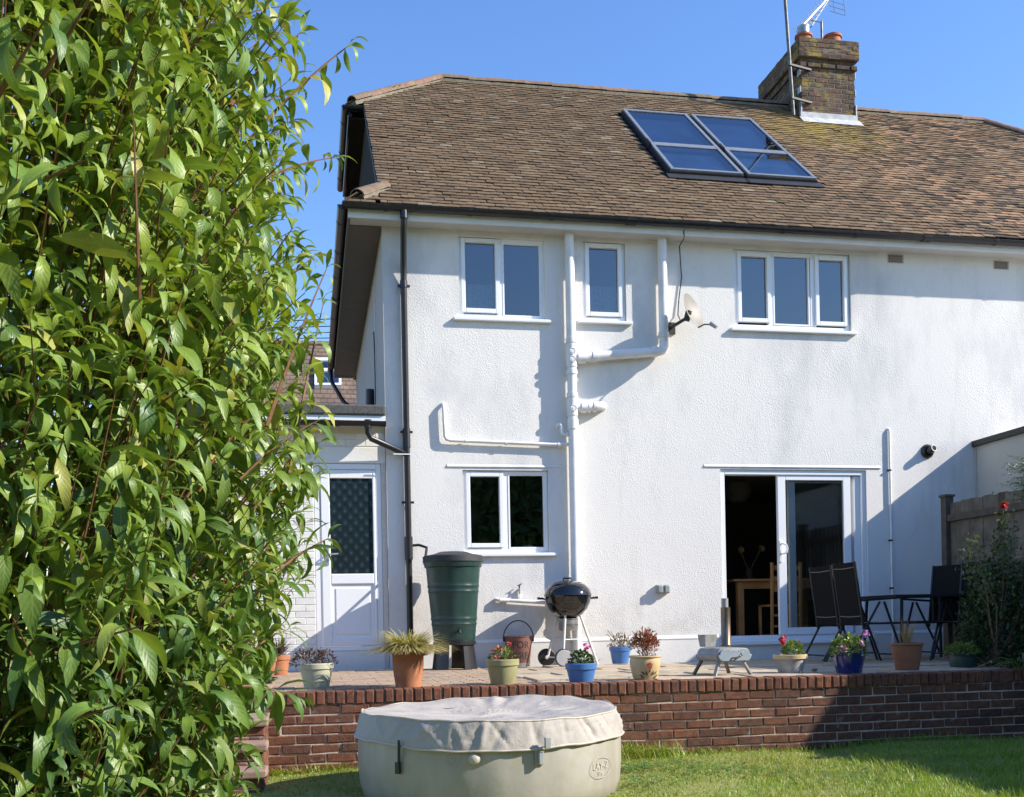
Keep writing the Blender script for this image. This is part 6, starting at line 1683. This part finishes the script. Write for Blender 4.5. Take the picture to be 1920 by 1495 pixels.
# ================================================================== planting at the right end of the patio
rb0 = Vector((6.28, 8.75, -.03))
rose = thing('rose_bush', rb0, 'open rose bush with one red flower in front of the fence', 'rose')
M['lf_rose'] = leafmat('rose_leaf', [(.09, .13, .045), (.13, .17, .07), (.06, .10, .035), (.17, .19, .09)], .2)
mb = MB(); fl_ = onY(1881, 950, 8.7)
canes = []
for k in range(11):
    tip = fl_ if k == 0 else Vector((rb0.x + random.uniform(-.45, .42), rb0.y + random.uniform(-.3, .3), random.uniform(.85, 1.32)))
    if k in (1, 2, 3): tip = onY((1828, 1865, 1900)[k - 1], (1005, 1010, 990)[k - 1], 8.7)
    m0 = rb0.lerp(tip, .5) + Vector((random.uniform(-.1, .1), random.uniform(-.1, .1), .05)); pts = [rb0 + rv(.03), rb0.lerp(m0, .6), m0, m0.lerp(tip, .6), tip]; canes.append(pts)
    MB().tube(pts, [.009, .008, .006, .005, .003], 6).build('cane', 'stemb', rose, smooth=True)
    for j in range(105):
        t = random.uniform(.5, 1.0) * 4; i = min(3, int(t)); p = pts[i].lerp(pts[i + 1], t - i)
        leaf_quad(mb, p + rv(.045), rv() + Vector((0, 0, .2)), Vector((0, 0, 1)) + rv(.5), random.uniform(.035, .06), random.uniform(.022, .036))
mb.build('foliage', 'lf_rose', rose)
f_ = MB()
for _ in range(12): petals(f_, fl_ + rv(.014) + Vector((0, 0, .01)), .032, 5, Vector((0, -.4, .9)) + rv(.5))
f_.build('flower', 'fl_red', rose)
sh = thing('garden_shrub', (6.75, 8.55, -.1), 'dark shaded shrub spilling over the right end of the retaining wall', 'shrub')
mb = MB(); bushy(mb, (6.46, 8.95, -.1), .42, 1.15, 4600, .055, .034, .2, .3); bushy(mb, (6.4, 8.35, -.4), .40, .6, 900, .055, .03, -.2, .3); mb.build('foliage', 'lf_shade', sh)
for k in range(7): MB().tube([(6.72 + random.uniform(-.05, .05), 8.7, -.1), (6.72 + random.uniform(-.25, .25), 8.7 + random.uniform(-.2, .2), random.uniform(.4, .8))], [.014, .006], 6).build('stem', 'stemb', sh, smooth=True)
sl = thing('strap_leaved_plant', (6.25, 8.32, -.02), 'plant with long arching strap leaves hanging over the wall at the far right', 'plant')
mb = MB(); blades(mb, (0, 0, 0), 26, .55, .022, 1.6, .40, .05); mb.build('foliage', 'lf_green', sl, local=True)
cf0 = onY(1925, 905, 9.0)
cf = thing('conifer', (cf0.x + .25, 9.15, -.1), 'dark conifer with spiky lit tips leaning in from the right edge', 'conifer tree')
MB().tube([(cf0.x + .25, 9.15, -.1), (cf0.x + .25, 9.15, cf0.z + .35)], [.04, .01], 8).build('trunk', 'bark', cf, smooth=True)
M['needle'] = leafmat('conifer_needles', [(.05, .09, .02), (.08, .13, .03), (.14, .18, .05), (.04, .07, .02)], .15)
mb = MB()
for _ in range(260):
    a = random.uniform(0, 2 * math.pi); l = random.uniform(.12, .36); base_ = Vector((cf0.x + .25, 9.15, cf0.z + random.uniform(-.16, .25)))
    d = Vector((math.cos(a), math.sin(a), random.uniform(-.1, .45))).normalized()
    for j in range(16):
        t = (j + 1) / 16 * l; leaf_quad(mb, base_ + d * t, d + rv(.55), rv(), .038, .006)
mb.build('crown', 'needle', cf)

# ================================================================== grass
def blades_np(x, y, h, lean, w, name, mt):
    n = len(x); th = rng.uniform(0, 2 * np.pi, n); ca, sa = np.cos(th), np.sin(th); z = lawn_z(x, y)
    wx, wy_ = -sa * w / 2, ca * w / 2
    P = []
    for t, k in ((0, 1.0), (.55, .8), (1.0, .12)):
        ox = ca * lean * h * t ** 1.7; oy = sa * lean * h * t ** 1.7; oz = h * t * (1 - .25 * lean * t)
        P += [np.stack([x + ox - wx * k, y + oy - wy_ * k, z + oz], -1), np.stack([x + ox + wx * k, y + oy + wy_ * k, z + oz], -1)]
    V = np.stack(P, 1).reshape(-1, 3); o = (np.arange(n) * 6)[:, None, None]
    Fq = (np.array([[0, 1, 3, 2], [2, 3, 5, 4]])[None] + o).reshape(-1, 4)
    return tag(np_mesh(name, V, Fq, mt), kind='stuff')
m_, t_, b_ = nt('grass_blade')
b_.inputs['Roughness'].default_value = .45
r1 = ramp(t_, [(0, (.165, .27, .022)), (.35, (.225, .335, .028)), (.7, (.29, .385, .04)), (.9, (.19, .27, .028)), (1, (.42, .38, .12))]); t_.links.new(varied(t_), r1.inputs[0])
pz = ramp(t_, [(.42, 0), (.66, 1)]); t_.links.new(noi(t_, 1.1, 4, .6), pz.inputs[0])
sx = t_.nodes.new('ShaderNodeSeparateXYZ'); t_.links.new(pos(t_), sx.inputs[0])
yl = nd(t_, 'ShaderNodeMapRange', i_1=4.6, i_2=2.0); t_.links.new(sx.outputs['X'], yl.inputs[0])
cg = mixc(t_, mth(t_, 'MULTIPLY', pz.outputs[0], mth(t_, 'ADD', mth(t_, 'MULTIPLY', yl.outputs[0], .65), .1), True), r1.outputs[0], (.38, .32, .10))
t_.links.new(cg, b_.inputs['Base Color'])
tl = nd(t_, 'ShaderNodeBsdfTranslucent'); t_.links.new(mixc(t_, 1.0, cg, (1.2, 1.2, .6), 'MULTIPLY'), tl.inputs[0]); mx = nd(t_, 'ShaderNodeMixShader', i_0=.35)
out = [n for n in t_.nodes if n.type == 'OUTPUT_MATERIAL'][0]
t_.links.new(b_.outputs[0], mx.inputs[1]); t_.links.new(tl.outputs[0], mx.inputs[2]); t_.links.new(mx.outputs[0], out.inputs[0])
M['grass'] = m_
N = 120000
x = rng.uniform(-1.2, 8.5, N); y = rng.uniform(4.6, WY + .02, N)
ok = ~((np.abs(x - .9) < 1.25) & (y < 7.45) & (x < SX1) ) & ((x - TX) ** 2 + (y - TY) ** 2 > (TR + .01) ** 2)
x, y = x[ok], y[ok]
lush = np.clip((x - 2.2) / 2.5, 0, 1) * np.clip((8.3 - y) / 1.2, .25, 1)
h = (.022 + .042 * lush) * rng.uniform(.5, 1.35, len(x)) * (1 + .45 * np.sin(x * 5.1 + y * 3.3) * np.sin(y * 6.7 - x * 2.2) + .25 * np.sin(x * 13.7 - y * 4.1) * np.sin(y * 17.3 + x * 3.0))
keep_ = rng.uniform(0, 1, len(x)) < (.55 + .45 * lush)
x, y, h = x[keep_], y[keep_], h[keep_]
blades_np(x, y, h, rng.uniform(.2, 1.1, len(x)), rng.uniform(.0035, .006, len(x)), 'grass', 'grass')
# longer weeds along the foot of the wall beside the tub
cl = []
for cx_, n_, s_ in ((2.05, 900, .10), (2.35, 900, .13), (2.7, 300, .12), (3.2, 120, .2), (4.4, 160, .3), (.0, 150, .25), (-.2, 120, .15), (5.2, 200, .3)):
    cl.append(np.stack([rng.normal(cx_, s_, n_), WY - .03 - np.abs(rng.normal(0, .07, n_)) * (1.7 if s_ < .14 else .7), rng.uniform(.05, .17, n_) * (1 if s_ < .14 else .55)], -1))
cl = np.concatenate(cl)
blades_np(cl[:, 0], cl[:, 1], cl[:, 2], rng.uniform(.3, 1.2, len(cl)), rng.uniform(.005, .010, len(cl)), 'weeds', 'grass')

# ================================================================== the far side of the garden, mirrored in the ground-floor glass
far = thing('garden_hedge', (3, -17, ZL), 'tall dark evergreen hedge closing the garden behind the viewer', 'hedge')
mb = MB(); mb.box(-16, 26, -17.6, -16.6, ZL, 8.2); mb.build('hedge_core', 'lf_dkgreen', far)
n = 14000
px_ = rng.uniform(-16, 26, n); pz_ = rng.uniform(ZL, 8.9, n) ; py_ = -16.5 + rng.normal(0, .25, n) + .5 * np.sin(px_ * .9)
ms = np.zeros((n, 4, 4)); ms[:, 3, 3] = 1
ang = rng.uniform(0, 6.28, n); sc = rng.uniform(.5, 1.0, n)
ms[:, 0, 0] = np.cos(ang) * sc; ms[:, 2, 0] = np.sin(ang) * sc; ms[:, 0, 1] = -np.sin(ang) * sc; ms[:, 2, 1] = np.cos(ang) * sc; ms[:, 1, 2] = sc
ms[:, 0, 3] = px_; ms[:, 1, 3] = py_; ms[:, 2, 3] = pz_ + .5 * np.sin(px_ * .5)
V, Fq = bake(ms, LB, rng.integers(0, 8, n)); tag(np_mesh('foliage', V, Fq, 'lf_dkgreen', far), kind='stuff')

# a few fallen leaves on the lawn and the patio
for i, (px, py, z, lb) in enumerate(((545, 1448, ZL, 'dry brown leaf lying on the sunny grass left of the hot tub'), (1405, 1432, ZL, 'dry brown leaf lying on the grass below the sunny brick wall'), (1247, 1462, ZL, 'yellow-brown leaf lying on the grass right of the hot tub'))):
    q = onZ(px, py, z + .04); o = bpy.data.objects.new('fallen_leaf', None)
    V, Fq = LB[i]; me = MB().add([tuple(a * .09) for a in V], [tuple(a) for a in Fq]).mesh('fallen_leaf', M['lf_brown'], smooth=75)
    o = bpy.data.objects.new('fallen_leaf', me); o.location = q; o.rotation_euler = (.2, -.1, i * 2.0); COL.objects.link(o); tag(o, lb, 'leaf', 'fallen leaves on the lawn')

for i, (px, py, lb) in enumerate(((1527, 1259, 'pale stone lying on the patio edge between the whitewashed pot and the cobalt pot'), (1688, 1257, 'small pale stone at the foot of the shaded terracotta pot'))):
    x, y = pp(px, py); q = MB().ball((0, 0, .015), .022, 10, 6, (1.5, .9, .75)).build('stone', 'flag', None, smooth=True); q.location = (x, y, 0); tag(q, lb, 'stone')

# patches of clover and plantain in the turf
mb = MB()
for cx_, cy_, n_, s_ in ((2.25, 7.3, 260, .22), (2.9, 6.9, 160, .25), (3.6, 6.5, 120, .3), (4.6, 6.9, 140, .3), (2.0, 6.6, 140, .2), (5.3, 6.6, 120, .35)):
    for _ in range(n_):
        x, y = random.gauss(cx_, s_), random.gauss(cy_, s_ * .8)
        if (x - TX) ** 2 + (y - TY) ** 2 < (TR + .04) ** 2 or y > WY - .05: continue
        p = Vector((x, y, float(lawn_z(x, y)) + random.uniform(.02, .05))); a0 = random.uniform(0, 6.28)
        for k in range(3):
            a = a0 + k * 2.09; leaf_quad(mb, p, Vector((math.cos(a), math.sin(a), .15)), Vector((0, 0, 1)) + rv(.15), .022, .02)
M['clover'] = leafmat('clover_leaf', [(.09, .19, .04), (.13, .25, .05), (.07, .15, .035)], .25)
tag(mb.build('clover', 'clover'), kind='stuff')
